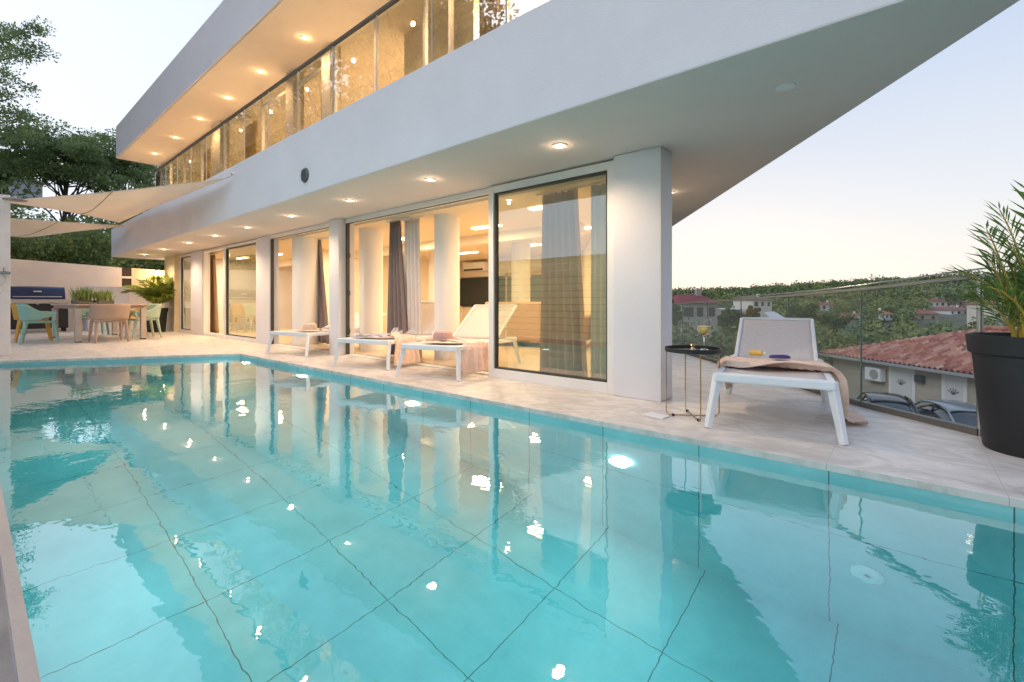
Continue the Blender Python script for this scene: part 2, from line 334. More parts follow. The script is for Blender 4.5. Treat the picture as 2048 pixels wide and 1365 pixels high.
# coping edges (pale rim) flush, slightly proud
cop = MB()
def strip(a, b, w, z0=-.03, z1=.004, side=1):
    a, b = Vector((*a, 0)), Vector((*b, 0)); d = (b-a).normalized(); n = Vector((-d.y, d.x, 0))*side*w
    cop.prism([(a.x, a.y), (b.x, b.y), (b.x+n.x, b.y+n.y), (a.x+n.x, a.y+n.y)], z0, z1)
strip((PXN, PY0+.006), (FARL[0]+.006, PY0+.006), .032, side=1)
tag(cop.build('pool_coping', mat('coping', (.62, .55, .50), .6, var=.1, vs=5, bump=.2)), 'narrow pale stone coping along the near left pool edge', 'pool coping', kind='structure')
lc = MB(); lc.box(-10.3, -.8, 0.002, 1.6, PY0-.030, .0035)
tag(lc.build('side_path', mat('side_stone', (.36, .34, .33), .7, var=.35, vs=2.5, bump=.4, bs=30)), 'grey stone path beside the left pool edge', 'path', kind='structure')
# retaining wall under the terrace on the street side
rw = MB()
rpts = RB + [(RB[4][0], -1.2)]
for a, b in zip(rpts, rpts[1:]):
    a, b = Vector((*a, 0)), Vector((*b, 0)); n = Vector((b.y-a.y, -(b.x-a.x), 0)).normalized()*-.02
    if n.dot(Vector((1, .6, 0))) < 0: n = -n
    rw.prism([(a.x, a.y), (b.x, b.y), (b.x-n.x*10, b.y-n.y*10), (a.x-n.x*10, a.y-n.y*10)], -5, -.03)
tag(rw.build('retaining_wall', plaster), 'rendered retaining wall under the street side terrace edge', 'retaining wall')

# street and terrain
def sstep(a, b, x):
    t = np.clip((x-a)/(b-a), 0, 1); return t*t*(3-2*t)
def terrain(xc, yc):          # heights in camera-heading coordinates
    xc = np.asarray(xc, float); yc = np.asarray(yc, float)
    r = np.hypot(xc, yc); az = np.degrees(np.arctan2(xc, yc))
    right = -4.0 - 8*sstep(30, 110, r) + 9*sstep(140, 300, r) + 14*sstep(260, 560, r)*(.72+.55*sstep(18, 50, az)) 
    right = right + 1.5*np.sin(xc*.02+1)*sstep(60, 200, r)
    left = -.6 + 2.2*sstep(19.4, 26, r) + 7*sstep(26, 120, r) + 6*sstep(120, 500, r)
    # left side stays under the terrace until the garden wall
    k = sstep(-32, -14, az)
    k = np.where(az < -100, sstep(-100, -150, az), k)
    z = left*(1-k)+right*k
    wx, wy = CA*xc-SA*yc, SA*xc+CA*yc
    near = (wx > -19.9)
    z = np.where((wx > -19.9) & (r < 24) & (az < 0), np.minimum(z, -2.2), z)
    return z
rad = np.concatenate([[0, 4, 8], np.arange(11, 40, 1.5), np.geomspace(40, 2500, 60)])
ang = np.radians(np.arange(-180, 180.1, 3))
RR, AA = np.meshgrid(rad, ang, indexing='ij'); XC, YC = RR*np.sin(AA), RR*np.cos(AA)
ZZ = terrain(XC, YC); V = np.stack([CA*XC-SA*YC, SA*XC+CA*YC, ZZ], -1).reshape(-1, 3)
na = len(ang); Q = np.array([(i*na+j, i*na+j+1, (i+1)*na+j+1, (i+1)*na+j) for i in range(len(rad)-1) for j in range(na-1)])
tag(npmesh('terrain', V, Q, mat('soil', (.16, .145, .10), .95, col2=(.07, .085, .045), vs=.05, bump=.5, bs=2), smooth=True), kind='structure')
#@@HOUSE
GY = 3.98; CZ = 2.17          # ground-floor facade plane, soffit height
EY0, EY1 = 2.66, 2.82         # balcony edge, near tip and far end
TIP = (.61, EY0); XL = -17.9
villa = empty('villa', (-8, 6, 0), 0, 'modern white villa with pointed overhanging balcony, flat roof and sliding glass doors', 'villa')
def hb(m, name, mt, **k): return m.build(name, mt, villa, world=True, **k)
PB = (-3.2-.567*4, 8.1+.823*4)
outer = [TIP, (XL, EY1), (XL, 11.3), PB]
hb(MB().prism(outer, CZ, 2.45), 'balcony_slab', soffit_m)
par = MB()
T = .2
def off_in(a, b, w):
    a, b = Vector((*a, 0)), Vector((*b, 0)); d = (b-a).normalized(); return Vector((-d.y, d.x, 0))*w
n1 = Vector((0, T, 0))
pd_ = Vector((-.567, .823, 0)); nin = Vector((-.823, -.567, 0))*T
par.prism([(TIP[0]+.003, EY0-.003), (XL-.003, EY1-.003), (XL-.003, EY1+T), (TIP[0]-.25, EY0+T)], CZ+.002, 2.985)
par.prism([(TIP[0]+.004, EY0-.002), (TIP[0]-.25, EY0+T+.001), (PB[0]-.2, PB[1]), (PB[0]+.003, PB[1]+.003)], CZ+.003, 2.986)
par.prism([(XL-.002, EY1+T), (XL+T, EY1+T), (XL+T, 11.3), (XL-.002, 11.3)], CZ+.004, 2.987)
hb(par, 'parapet', plaster, bevel=.008)
# roof
RZ = 5.08
roofpoly = [(-.9, 2.84), (-17.75, 2.90), (-17.75, 11), (-5.9, 11), (-1.0, 3.9)]
hb(MB().prism(roofpoly, RZ, 6.0), 'roof', plaster)
rs = [(-1.1, 3.02), (-17.6, 3.07), (-17.6, 10.8), (-6.1, 10.8)]
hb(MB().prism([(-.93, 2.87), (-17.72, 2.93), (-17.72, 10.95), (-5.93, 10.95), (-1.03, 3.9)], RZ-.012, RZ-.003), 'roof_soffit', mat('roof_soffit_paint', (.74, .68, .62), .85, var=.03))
# ground-floor interior shell
inn = MB()
inn.box(-15.6, 10.2, 0, -6.15, 10.4, CZ)                 # back wall
hb(inn, 'back_wall', inner_wall)
hb(MB().box(-15.85, GY+.1, 0, -15.65, 10.2, CZ), 'end_wall', plaster)
hb(MB().prism([(-16.9, GY-.1), (-15.9, GY-.1), (-15.9, 9), (-16.9, 9)], .0, CZ-.001), 'corner_wall', mat('corner_lamplight_tint', (.80, .66, .44), .8, var=.08))  # warm lamplight is put into the corner wall's base colour
# side wall parallel to the prow
SWA = (-1.58, 3.80)
def along(p, d, k): return (p[0]+d[0]*k, p[1]+d[1]*k)
D2 = (-.567, .823); 
q0 = SWA; q1 = along(SWA, D2, 7.6); ni = (-.823*.25, -.567*.25)
hb(MB().prism([q0, q1, (q1[0]+ni[0], q1[1]+ni[1]), (q0[0]+ni[0]*1.1, q0[1]+ni[1]*.2+.08)], 0, CZ-.001), 'side_wall', inner_wall)
# interior ceiling (lower than the slab), with a long recess, and floor
hb(MB().prism([(-15.65, GY+.25), (-15.65, 10.2), (-6.2, 10.2), (-2.1, 4.3), (-2.1, GY+.25)], CZ-.05, CZ-.004), 'ceiling', mat('inner_ceiling', (.80, .68, .48), .85))
hb(MB().box(-15.6, 6.3, CZ-.22, -4.0, 6.55, CZ-.052), 'ceiling_beam', inner_wall)
hb(MB().prism([(-15.6, GY+.12), (-15.6, 10.2), (-6.2, 10.2), (-2.0, GY+.12)], .004, .012), 'floor', mat('inner_floor', (.58, .47, .36), .35, var=.08, vs=1.5))
hb(MB().box(-10.9, 5.6, 0, -10.7, 10.2, CZ-.05), 'partition', inner_wall)
# facade pieces: solid piers (x0, x1)
hb(MB().box(-1.58, GY-.18, 0, -2.02, GY+.08, CZ-.002), 'end_pier', plaster, bevel=.01)
hb(MB().box(-6.82, GY-.16, 0, -7.12, GY+.12, CZ-.002), 'pier', plaster, bevel=.006)
hb(MB().box(-9.62, GY-.06, 0, -10.25, GY+.12, CZ-.002), 'pier', plaster, bevel=.006)
hb(MB().box(-13.65, GY-.06, 0, -14.55, GY+.12, CZ-.002), 'pier', plaster, bevel=.006)
# window and door units on the ground floor
def unit(x0, x1, z0, z1, y=GY, fw=.06, pane=True, name='window', gl=None, gasket=True, depth=.09):
    fr = MB()
    fr.box(x0, y-depth/2, z0, x0+fw, y+depth/2, z1); fr.box(x1-fw, y-depth/2, z0, x1, y+depth/2, z1)
    fr.box(x0+fw, y-depth/2, z1-fw, x1-fw, y+depth/2, z1); fr.box(x0+fw, y-depth/2, z0, x1-fw, y+depth/2, z0+fw*1.3)
    f = hb(fr, name, white_al, bevel=.004)
    if gasket:
        g = MB(); a, b, c, d = x0+fw, x1-fw, z0+fw*1.3, z1-fw; w = .022
        g.box(a, y-.025, c, a+w, y+.02, d); g.box(b-w, y-.025, c, b, y+.02, d); g.box(a+w, y-.025, c, b-w, y+.02, c+w); g.box(a+w, y-.025, d-w, b-w, y+.02, d)
        o = g.build('gasket', dark_al, f); o.location = (0, 0, 0); o.data.transform(Matrix.Translation(-villa.location))
    if pane:
        p = MB(); p.add([(x0+fw+.012, y, z0+fw), (x1-fw-.012, y, z0+fw), (x1-fw-.012, y, z1-fw+.01), (x0+fw+.012, y, z1-fw+.01)], [(0, 1, 2, 3)])
        o = p.build('pane', gl or glass, f); o.data.transform(Matrix.Translation(-villa.location))
    return f
unit(-3.62, -2.04, .0, CZ-.02, y=GY-.08, fw=.075, name='sliding_door', gl=door_glass)
unit(-12.15, -10.27, .0, CZ-.02, name='sliding_door', gl=door_glass)
unit(-13.62, -12.17, .0, CZ-.02, pane=False, gasket=False, name='door_frame')
unit(-15.62, -14.57, .0, CZ-.02, name='window')
# open pocket tracks
tr = MB(); tr.box(-6.80, GY-.06, CZ-.07, -3.64, GY+.06, CZ-.004); hb(tr, 'door_track', white_al)
tr = MB(); tr.box(-9.60, GY-.06, CZ-.07, -7.14, GY+.06, CZ-.004); hb(tr, 'door_track', white_al)
for a, b in ((-6.80, -3.64), (-9.60, -7.14)):
    hb(MB().box(a, GY-.03, CZ-.078, b, GY+.0, CZ-.071), 'track_groove', dark_al)
    hb(MB().box(a, GY-.06, .002, b, GY+.06, .014), 'threshold', white_al)
hb(MB().box(-6.80, GY-.05, .015, -6.765, GY+.0, CZ-.08), 'door_seal', dark_al)
hb(MB().box(-9.60, GY-.05, .015, -9.565, GY+.0, CZ-.08), 'door_seal', dark_al)
for z in (.35, .95, 1.55):
    hb(MB().box(-6.765, GY-.045, z, -6.74, GY-.005, z+.07), 'hinge', dark_al)
# opened sliding leaf inside the big opening (glass leaf pushed to the far side)
# columns
for x, y, r in ((-5.18, 4.62, .185), (-7.16, 4.62, .20), (-9.15, 4.42, .25), (-6.2, 7.6, .2), (-8.9, 7.6, .2)):
    hb(MB().lathe([(r, 0), (r, CZ-.05)], (x, y, 0), n=32), 'column', mat('column_paint', (.80, .79, .78), .7), smooth=True)
# ---- upper floor
UY = 3.95; UZ0 = 2.452; UZ1 = RZ-.014
hb(MB().box(-17.6, 8.6, UZ0, -5.0, 8.8, UZ1), 'upper_back_wall', inner_wall)
hb(MB().prism([(-2.2, UY+.1), (-5.0, 8.6), (-5.2, 8.6), (-2.5, UY+.1)], UZ0, UZ1), 'upper_side_wall', inner_wall)
hb(MB().box(-17.62, UY+.1, UZ0, -17.4, 8.6, UZ1), 'upper_end_wall', inner_wall)
up = [(-17.6, -16.5), (-16.5, -15.2), (-15.2, -13.75), (-13.75, -12.75), (-12.15, -10.0), (-10.0, -8.75), (-8.45, -7.42), (-7.15, -5.98), (-5.98, -4.85), (-4.85, -4.35), (-4.35, -3.3), (-3.1, -2.2)]
for i, (a, b) in enumerate(up):
    unit(a+.003, b-.003, UZ0, UZ1-.02, y=UY, fw=.018, name='window', gl=up_glass, gasket=False, depth=.06)
for a, b in ((-12.747, -12.153), (-8.747, -8.453), (-7.417, -7.153), (-3.297, -3.103), (-2.197, -1.9)):
    hb(MB().box(a, UY-.10, UZ0, b, UY+.1, UZ1-.001), 'pier', mat('upper_pier', (.62, .56, .48), .7))
for a, b in ((-9.95, -8.8), (-8.4, -7.45)):       # transom
    hb(MB().box(a, UY-.035, 4.78, b, UY+.035, 4.83), 'transom', white_al)
hb(MB().box(-6.05, 4.5, UZ0, -4.5, 4.62, UZ1), 'room_partition', mat('white_partition', (.9, .87, .82), .8))
hb(MB().box(-9.98, 6.4, UZ0, -9.85, 8.6, UZ1), 'room_partition', inner_wall)
# frameless glass balustrade on the balcony edge
BY = EY0+.075
def by(x): return BY-(x-.6)*.0087
bx = [-.55, -1.5, -2.4, -3.31, -4.2, -5.1, -6.0, -6.9, -7.8, -8.7, -9.6, -10.5, -11.4, -12.3, -13.2]
for a, b in zip(bx, bx[1:]):
    hb(MB().add([(a-.006, by(a), 2.97), (b+.006, by(b), 2.97), (b+.006, by(b), 3.83), (a-.006, by(a), 3.83)], [(0, 1, 2, 3)]), 'balustrade_panel', bal_glass)
    hb(MB().box(b-.004, by(b)-.006, 2.986, b+.004, by(b)+.006, 3.83), 'panel_edge', mat('balustrade_edge', (.45, .46, .44), .3))
m = MB(); m.beam((bx[0], by(bx[0]), 3.845), (bx[-1], by(bx[-1]), 3.845), .035, .03); hb(m, 'balustrade_rail', dark_al)
# ---- downlights
def downlight(x, y, z, r=.048, on=True, energy=14, col=(1, .76, .48)):
    b = MB(); b.lathe([(r*.72, -.002), (r*.8, -.010), (r*1.25, -.008), (r*1.3, -.0005)], (x, y, z), n=24, caps=False)
    f = hb(b, 'downlight', white_al)
    l = MB(); l.lathe([(0.001, -.004), (r*.74, -.004)], (x, y, z), n=20, caps=False); l.f = [q[::-1] for q in l.f]
    o = l.build('lens', emit_w if on else white_al, f); o.data.transform(Matrix.Translation(-villa.location))
    if on:
        lo = lamp('downlight_lamp', (x, y, z-.03), energy, col, 'SPOT', .03, 150, parent=None, blend=.8); lo.parent = villa; lo.location = Vector((x, y, z-.03))-villa.location
        gw_ = lamp('downlight_glow', (x, y, z-.045), energy*.015, col, 'POINT', .02); gw_.parent = villa; gw_.location = Vector((x, y, z-.045))-villa.location
for x in (-2.23, -3.91, -5.52, -7.2, -8.90, -10.51, -12.23, -14.2, -16.16): 
    downlight(x, 3.25, CZ, energy=48 if x > -9.5 else 80, col=(1, .70, .44))
downlight(-2.18, 5.5, CZ, energy=40)
downlight(-.565, 3.26, CZ, r=.042, on=False)
for x in (-5.67, -7.32, -9.02, -10.69, -12.40, -14.3, -16.30, -4.0): downlight(x, 3.52, RZ-.012, energy=80, col=(1, .60, .28))
# interior lamps (ground floor): ceiling strips and discs
def strip_light(x0, y0, x1, y1, z, e_):
    o = hb(MB().box(x0, y0, z-.02, x1, y1, z-.001), 'ceiling_light', emit_i)
    l = lamp('ceiling_lamp', ((x0+x1)/2, (y0+y1)/2, z-.04), e_, WARM, 'AREA', abs(x1-x0), sizey=abs(y1-y0)); l.parent = villa; l.location = Vector(((x0+x1)/2, (y0+y1)/2, z-.04))-villa.location
CI = CZ-.051
for x, y in ((-5.4, 5.7), (-7.6, 5.7), (-9.6, 5.4), (-12.9, 5.4), (-6.4, 8.2), (-8.6, 8.4), (-12.9, 8.2), (-14.6, 5.2)): strip_light(x-.3, y-.06, x+.3, y+.06, CI, 38)
for x, y in ((-3.6, 5.0), (-4.3, 6.9)): strip_light(x-.3, y-.06, x+.3, y+.06, CI, 30)
for x, y in ((-16.2, 6), (-13.2, 6.2), (-11, 6.4), (-8.5, 6), (-6.8, 6), (-4.6, 6.2), (-3.6, 4.7)): strip_light(x-.25, y-.25, x+.25, y+.25, RZ-.016, 115)
# round vent on the fascia
def disc_on_y(m, x, y, z, r, n=28):
    return m
vt = MB(); vt.lathe([(.0, .02), (.07, .02), (.084, .012), (.092, 0)], n=28, caps=False)
for k in range(7): vt.box(-.055, -.003-.06+.02*k, .018, .055, .003-.06+.02*k, .027)
vt.xf(Matrix.Translation((-5.62, EY0+.05-.005, 2.40)) @ Matrix.Rotation(R(90), 4, 'X'))
hb(vt, 'vent_grille', mat('vent_grey', (.10, .11, .12), .5))
#@@OBJECTS
def fx(u, Y):                      # x on the vertical plane y = Y seen in column u
    du = (u-1024)/F_PX; return (CA*du-SA)*Y/(SA*du+CA)
def noise3(seed):
    r = np.random.RandomState(seed); k = r.randn(6, 3)*2.2; ph = r.rand(6)*6.28
    return lambda x, y, z: float(np.sin(k @ np.array([x, y, z])+ph).sum()/6)
# ---- railing
rail = empty('glass_railing', cw(2.9, 6), 0, 'frameless glass balustrade with thin metal handrail along the terrace edge', 'railing')
zr = {0: .80, 1: .90}
def railz(yc): return .80+.0*yc+max(0, (8.5-yc))*.030+ (max(0, 4.0-yc)*.045)
ycs = [10.8, 9.77, 8.77, 7.77, 6.77, 5.77, 4.77, 3.77, 2.95, 2.2, 1.3]
def rp(yc):
    P = RAILP
    for (x0, y0), (x1, y1) in zip(P, P[1:]):
        if y0 >= yc >= y1: return x0+(x1-x0)*(y0-yc)/(y0-y1)-.03
    return P[-1][0]
chan = MB(); top = MB()
for a, b in zip(ycs, ycs[1:]):
    A, B = cw(rp(a), a), cw(rp(b), b); d = (B-A).normalized()
    za, zb = railz(a), railz(b)
    g = MB(); A2, B2 = A+d*.006, B-d*.006
    n = Vector((-d.y, d.x, 0))*.005
    g.add([A2-n+Vector((0,0,.02)), B2-n+Vector((0,0,.02)), B2-n+Vector((0,0,zb-.015)), A2-n+Vector((0,0,za-.015))], [(0,1,2,3)])
    g.build('glass_panel', rail_glass, rail, world=True)
    e_ = MB(); e_.beam(B2-d*.006+Vector((0,0,.02)), B2-d*.006+Vector((0,0,zb-.015)), .008, .012, up=d); e_.build('panel_edge', mat('glass_edge', (.10, .16, .14), .2), rail, world=True)
    chan.beam(A+Vector((0,0,.02)), B+Vector((0,0,.02)), .05, .045)
    top.beam(A+Vector((0,0,za)), B+Vector((0,0,zb)), .045, .022)
chan.build('base_channel', mat('anthracite', (.14, .13, .12), .5), rail, world=True); top.build('handrail', mat('handrail_metal', (.42, .43, .40), .35, metal=.8), rail, world=True)
P3 = cw(rp(2.95), 2.95)
MB().tube([P3, P3+Vector((0,0,railz(2.95)))], .016, 12).build('post', steel, rail, smooth=True, world=True)
rod = MB(); rod.tube([cw(rp(y), y, railz(y)+.028+(4.4-min(4.4, y))*.012) for y in (6.0, 4.4, 3.77, 2.95, 2.2, 1.3)], .006, 8); rod.build('top_rod', steel, rail, smooth=True, world=True)

# ---- sun loungers
def make_lounger(label, loc, rz, w=.74, L=1.42, rise=25, zs=.34):
    t = empty('sun_lounger', loc, rz, label, 'sun lounger', 'white and beige sun loungers beside the pool')
    h = w/2; f = MB()
    for s_ in (-1, 1):
        f.beam((s_*h, -.02, zs), (s_*h, L+.02, zs), .045, .055)
    f.beam((-h-.022, 0, zs), (h+.022, 0, zs), .05, .06); f.beam((-h, L, zs), (h, L, zs), .045, .05); f.beam((-h, .98, zs-.012), (h, .98, zs-.012), .03, .03)
    f.build('frame', white_pl, t, bevel=.012)
    for s_ in (-1, 1):
        for yy, sy in ((.03, -1), (L-.05, 1)):
            m = MB(); a = Vector((s_*h, yy, zs+.02)); b = Vector((s_*(h+.055), yy+sy*.085, .0))
            for k in range(6):
                p = a.lerp(b, k/6); q = a.lerp(b, (k+1)/6); 
                if k == 0: m.beam(p, q, .058, .066, up=(0,1,0))
                else: m.beam(p, q, .058-.002*k, .066-.004*k, up=(0,1,0))
            m = MB(); n = 8; ps = [a.lerp(b, k/n) for k in range(n+1)]
            m.tube(ps, [.036-.009*(k/n) for k in range(n+1)], 4); m.build('leg', white_pl, t, bevel=.006)
    yb = 1.0; BL = .74; c_, s2 = math.cos(R(rise)), math.sin(R(rise))
    m = MB(); m.grid(lambda a, b: ((a-.5)*(w-.05), .03+b*(yb-.03), zs+.028-.022*math.sin(math.pi*a)*math.sin(math.pi*b)**.5-.004), 12, 16)
    m.build('seat', beige_fab, t, smooth=True, solid=.005)
    m = MB(); m.grid(lambda a, b: ((a-.5)*(w-.06), yb+b*BL*c_, zs+.03+b*BL*s2-.02*math.sin(math.pi*a)*math.sin(math.pi*b)), 12, 12)
    m.build('backrest', beige_fab, t, smooth=True, solid=.005)
    m = MB()
    for s_ in (-1, 1): m.beam((s_*(h-.03), yb, zs+.03), (s_*(h-.03), yb+BL*c_, zs+.03+BL*s2), .028, .034)
    m.beam((-h+.03, yb+BL*c_, zs+.03+BL*s2), (h-.03, yb+BL*c_, zs+.03+BL*s2), .034, .03)
    m.build('back_frame', white_pl, t, bevel=.008)
    m = MB()
    for s_ in (-1, 1): m.tube([(s_*(h-.05), yb+BL*c_*.55, zs+BL*s2*.55), (s_*(h-.05), yb+.30, zs+.01)], .009, 8)
    m.build('back_strut', white_pl, t)
    return t
make_lounger('white lounger with beige mesh seat standing alone by the round tray table', (-.66, 3.36, 0), R(10), w=.64, L=1.30, rise=25)
make_lounger('white lounger with pink hat on its seat, nearest the closed glass door', (-4.06, 3.36, 0), R(15), w=.72, L=1.5, rise=35)
make_lounger('white lounger with lavender cloth, between the two other doorway loungers', (-5.33, 3.32, 0), R(15), w=.80, L=1.5, rise=40)
make_lounger('white lounger with straw hat on its seat, nearest the dining area', (-7.5, 3.35, 0), R(11), w=.88, L=1.5, rise=20)

# ---- cloths
def cloth(name, path, width, ydir, m, label, cat, wr=.012, seed=1, n=40, nv=18, freq=9, taper=0.):
    """path: centre line points; the cloth spans +-width/2 along ydir"""
    ps = [Vector(p) for p in path]; seg = [0.]
    for a, b in zip(ps, ps[1:]): seg.append(seg[-1]+(b-a).length)
    yd = Vector(ydir).normalized(); nz = noise3(seed)
    def fn(a, b):
        s_ = a*seg[-1]; i = 0
        while i < len(seg)-2 and seg[i+1] < s_: i += 1
        t = (s_-seg[i])/max(1e-6, seg[i+1]-seg[i]); p = ps[i].lerp(ps[i+1], t); d = (ps[i+1]-ps[i]).normalized(); nn = d.cross(yd).normalized()
        if nn.z < 0: nn = -nn
        ww = width*(1-taper*a)
        f_ = math.sin(b*freq+a*5+3.5*nz(a*1.3, b*.8, 0))*wr+nz(a*4, b*4, 2)*wr*1.5
        q = p+yd*(b-.5)*ww+nn*(abs(f_)+.003)+yd*nz(a*3, b*2, 5)*.10
        if q.z < .004: q.z = .004+abs(f_)*.5
        return q
    m_ = MB(); m_.grid(fn, n, nv); o = m_.build(name, m, None, smooth=True, solid=.003); return tag(o, label, cat)
peach = mat('peach_cotton', (.84, .64, .53), .9, var=.12, vs=6, bump=1.0, bs=24); pinkc = mat('pink_cotton', (.82, .62, .55), .9, var=.12, vs=6, bump=1.0, bs=24)
lav = mat('lavender_cotton', (.62, .60, .70), .9, var=.35, vs=9, bump=1.0, bs=26); greyc = mat('grey_cotton', (.30, .29, .33), .9, var=.3, vs=9, bump=1.0, bs=26)
def loc2w(base, rz, p): return Matrix.Translation(base) @ Matrix.Rotation(rz, 4, 'Z') @ Vector(p)
def lpath(base, rz, pts): return [loc2w(base, rz, p) for p in pts]
bR, rR = (-.66, 3.36, 0), R(10)
cloth('beach_towel', lpath(bR, rR, [(-.33, .58, .20), (-.355, .58, .33), (-.33, .58, .372), (-.1, .56, .368), (.15, .54, .368), (.33, .54, .375), (.365, .54, .33), (.38, .56, .20), (.40, .60, .06), (.46, .66, .006), (.55, .70, .005)]), .44, Matrix.Rotation(rR+.1, 3, 'Z') @ Vector((0, 1, 0)), peach,
      'peach towel draped across the lone lounger down to the floor', 'towel', wr=.030, seed=3, n=90, nv=40, freq=13)
b1, r1 = (-4.06, 3.36, 0), R(15)
cloth('beach_towel', lpath(b1, r1, [(-.05, .40, .385), (.2, .34, .385), (.375, .32, .38), (.40, .31, .32), (.41, .30, .15), (.42, .30, .05)]), .42, Matrix.Rotation(r1, 3, 'Z') @ Vector((.25, 1, 0)), pinkc,
      'pink towel hanging off the lounger nearest the closed glass door', 'towel', wr=.022, seed=8, n=46, freq=11)
b2, r2 = (-5.33, 3.32, 0), R(15)
cloth('beach_towel', lpath(b2, r2, [(-.02, .44, .385), (.25, .36, .385), (.42, .34, .375), (.445, .33, .30), (.455, .32, .12), (.46, .32, .04)]), .42, Matrix.Rotation(r2, 3, 'Z') @ Vector((.2, 1, 0)), peach,
      'peach towel hanging to the floor from the middle doorway lounger', 'towel', wr=.022, seed=5, n=46, freq=11)
cloth('folded_cloth', lpath(b2, r2, [(-.3, .22, .375), (0, .24, .39), (.2, .22, .38)]), .36, Matrix.Rotation(r2, 3, 'Z') @ Vector((.1, 1, 0)), lav,
      'crumpled lavender cloth on the middle doorway lounger', 'cloth', wr=.024, seed=6, n=30, freq=6)
b3, r3 = (-7.5, 3.35, 0), R(11)
cloth('folded_cloth', lpath(b3, r3, [(.0, .75, .375), (.2, .72, .39), (.42, .70, .375)]), .40, Matrix.Rotation(r3, 3, 'Z') @ Vector((0, 1, 0)), greyc,
      'crumpled grey cloth on the lounger nearest the dining area', 'cloth', wr=.024, seed=9, n=30, freq=6)
def hat(loc, r, m, label, seed, tilt=(0.1, 0.05)):
    t = empty('sun_hat', loc, seed, label, 'hat'); nz = noise3(seed)
    def fn(a, b):
        th = b*2*math.pi; prof = [(.0, .105), (.35, .10), (.5, .085), (.56, .04), (.58, .008), (.8, .0), (1., -.004)]
        k = a*6; i = min(5, int(k)); f_ = k-i; rr = prof[i][0]*(1-f_)+prof[i+1][0]*f_; z = prof[i][1]*(1-f_)+prof[i+1][1]*f_
        rr *= r; z = z*r/.19+(.012*math.sin(th*3+seed)+.01*nz(math.cos(th), math.sin(th), 0)+.01)*(a**2)+.012
        return (rr*math.cos(th)*(1+.05*nz(a, 0, 1)), rr*math.sin(th), z+.008*nz(math.cos(th)*a*2, math.sin(th)*a*2, 1)*a)
    m_ = MB(); m_.grid(fn, 24, 36); m_.build('hat_shell', m, t, smooth=True, solid=.004)
    m_ = MB(); m_.lathe([(.575*r, .022), (.585*r, .03), (.565*r, .055), (.555*r, .055)], n=36, caps=False); m_.build('hat_band', mat('hat_band', (.35, .22, .20), .8), t, smooth=True)
    return t
hat(loc2w(b1, r1, (-.02, .30, .385)), .20, mat('dusty_pink_straw', (.55, .36, .34), .85, var=.2, vs=60, bump=.5, bs=200), 'dusty pink sun hat on the lounger nearest the closed glass door', 1)
hat(loc2w(b3, r3, (-.02, .40, .365)), .20, mat('pale_straw', (.70, .56, .46), .85, var=.25, vs=50, bump=.6, bs=150), 'pale straw sun hat on the lounger nearest the dining area', 2)
# sunglasses and sun lotion bottle on the towel
sg = empty('pouch', loc2w(bR, rR, (.04, .60, .425)), rR+.2, 'small dark purple pouch lying on the peach towel', 'pouch')
MB().lathe([(.0, .0), (.9, .05), (1, .3), (.85, .7), (.4, .95), (0, 1)], n=24, caps=False).xf(Matrix.Diagonal((.075, .035, .032, 1))).build('pouch_body', mat('violet_cloth', (.08, .05, .22), .7), sg, smooth=True)
MB().tube([(-.05, -.02, .03), (0, -.03, .032), (.05, -.02, .03)], .003, 6).build('zip', steel, sg)
lb = empty('lotion_bottle', loc2w(bR, rR, (-.12, .68, .43)), 0, 'small yellow lotion bottle lying on the peach towel', 'bottle')
MB().tube([(-.05, 0, .02), (-.045, 0, .02), (.04, 0, .02), (.05, 0, .02)], [.012, .022, .022, .012], 14).build('bottle_body', mat('yellow_plastic', (.8, .5, .1), .35), lb, smooth=True)
MB().tube([(.05, 0, .02), (.072, 0, .02)], .011, 12).build('cap', white_pl, lb, smooth=True)

# ---- tray table and wine glass
tt = empty('tray_table', (-1.21, 3.50, 0), R(20), 'round black tray table on thin brass wire legs beside the white pillar', 'side table')
ZT = .487
MB().lathe([(.0, ZT), (.19, ZT), (.19, ZT+.024), (.197, ZT+.024), (.197, ZT-.006), (.0, ZT-.006)], n=48, caps=False).build('tray', black, tt, smooth=True)
for k in range(2):
    a = R(15+90*k); d = Vector((math.cos(a), math.sin(a), 0)); m = MB()
    r_ = .19; z0 = .008+.001*k
    m.tube([d*(-r_)+Vector((0,0,ZT)), d*(-r_)+Vector((0,0,.03)), d*(-r_+.02)+Vector((0,0,z0)), d*(r_-.02)+Vector((0,0,z0)), d*r_+Vector((0,0,.03)), d*r_+Vector((0,0,ZT))], .0045, 8)
    m.build('leg', brass, tt, smooth=True)
m = MB()
for k in range(4):
    a = R(15+90*k); m.tube([(math.cos(a)*.14, math.sin(a)*.14, 0), (math.cos(a)*.14, math.sin(a)*.14, .016)], .011, 10)
m.build('foot_pad', black, tt)
MB().lathe([(.0, ZT+.05), (.012, ZT+.05), (.02, ZT+.04), (.008, ZT+.03), (.025, ZT+.001)], n=16, caps=False).build('grip', brass, tt, smooth=True)
wg_m = bpy.data.materials.new('wine_glass'); wg_m.use_nodes = True
_b = wg_m.node_tree.nodes['Principled BSDF']; _b.inputs['Transmission Weight'].default_value = 1; _b.inputs['Roughness'].default_value = .0; _b.inputs['IOR'].default_value = 1.35; _b.inputs['Base Color'].default_value = (.97, .98, .97, 1)
wn = empty('wine_glass', (-1.16, 3.60, ZT+.002), 0, 'stemmed glass of white wine standing on the round tray', 'wine glass')
prof = [(.0, .004), (.036, .003), (.036, .0), (.034, .006), (.006, .012), (.004, .03), (.004, .085), (.012, .10), (.036, .122), (.047, .15), (.050, .19), (.045, .235)]
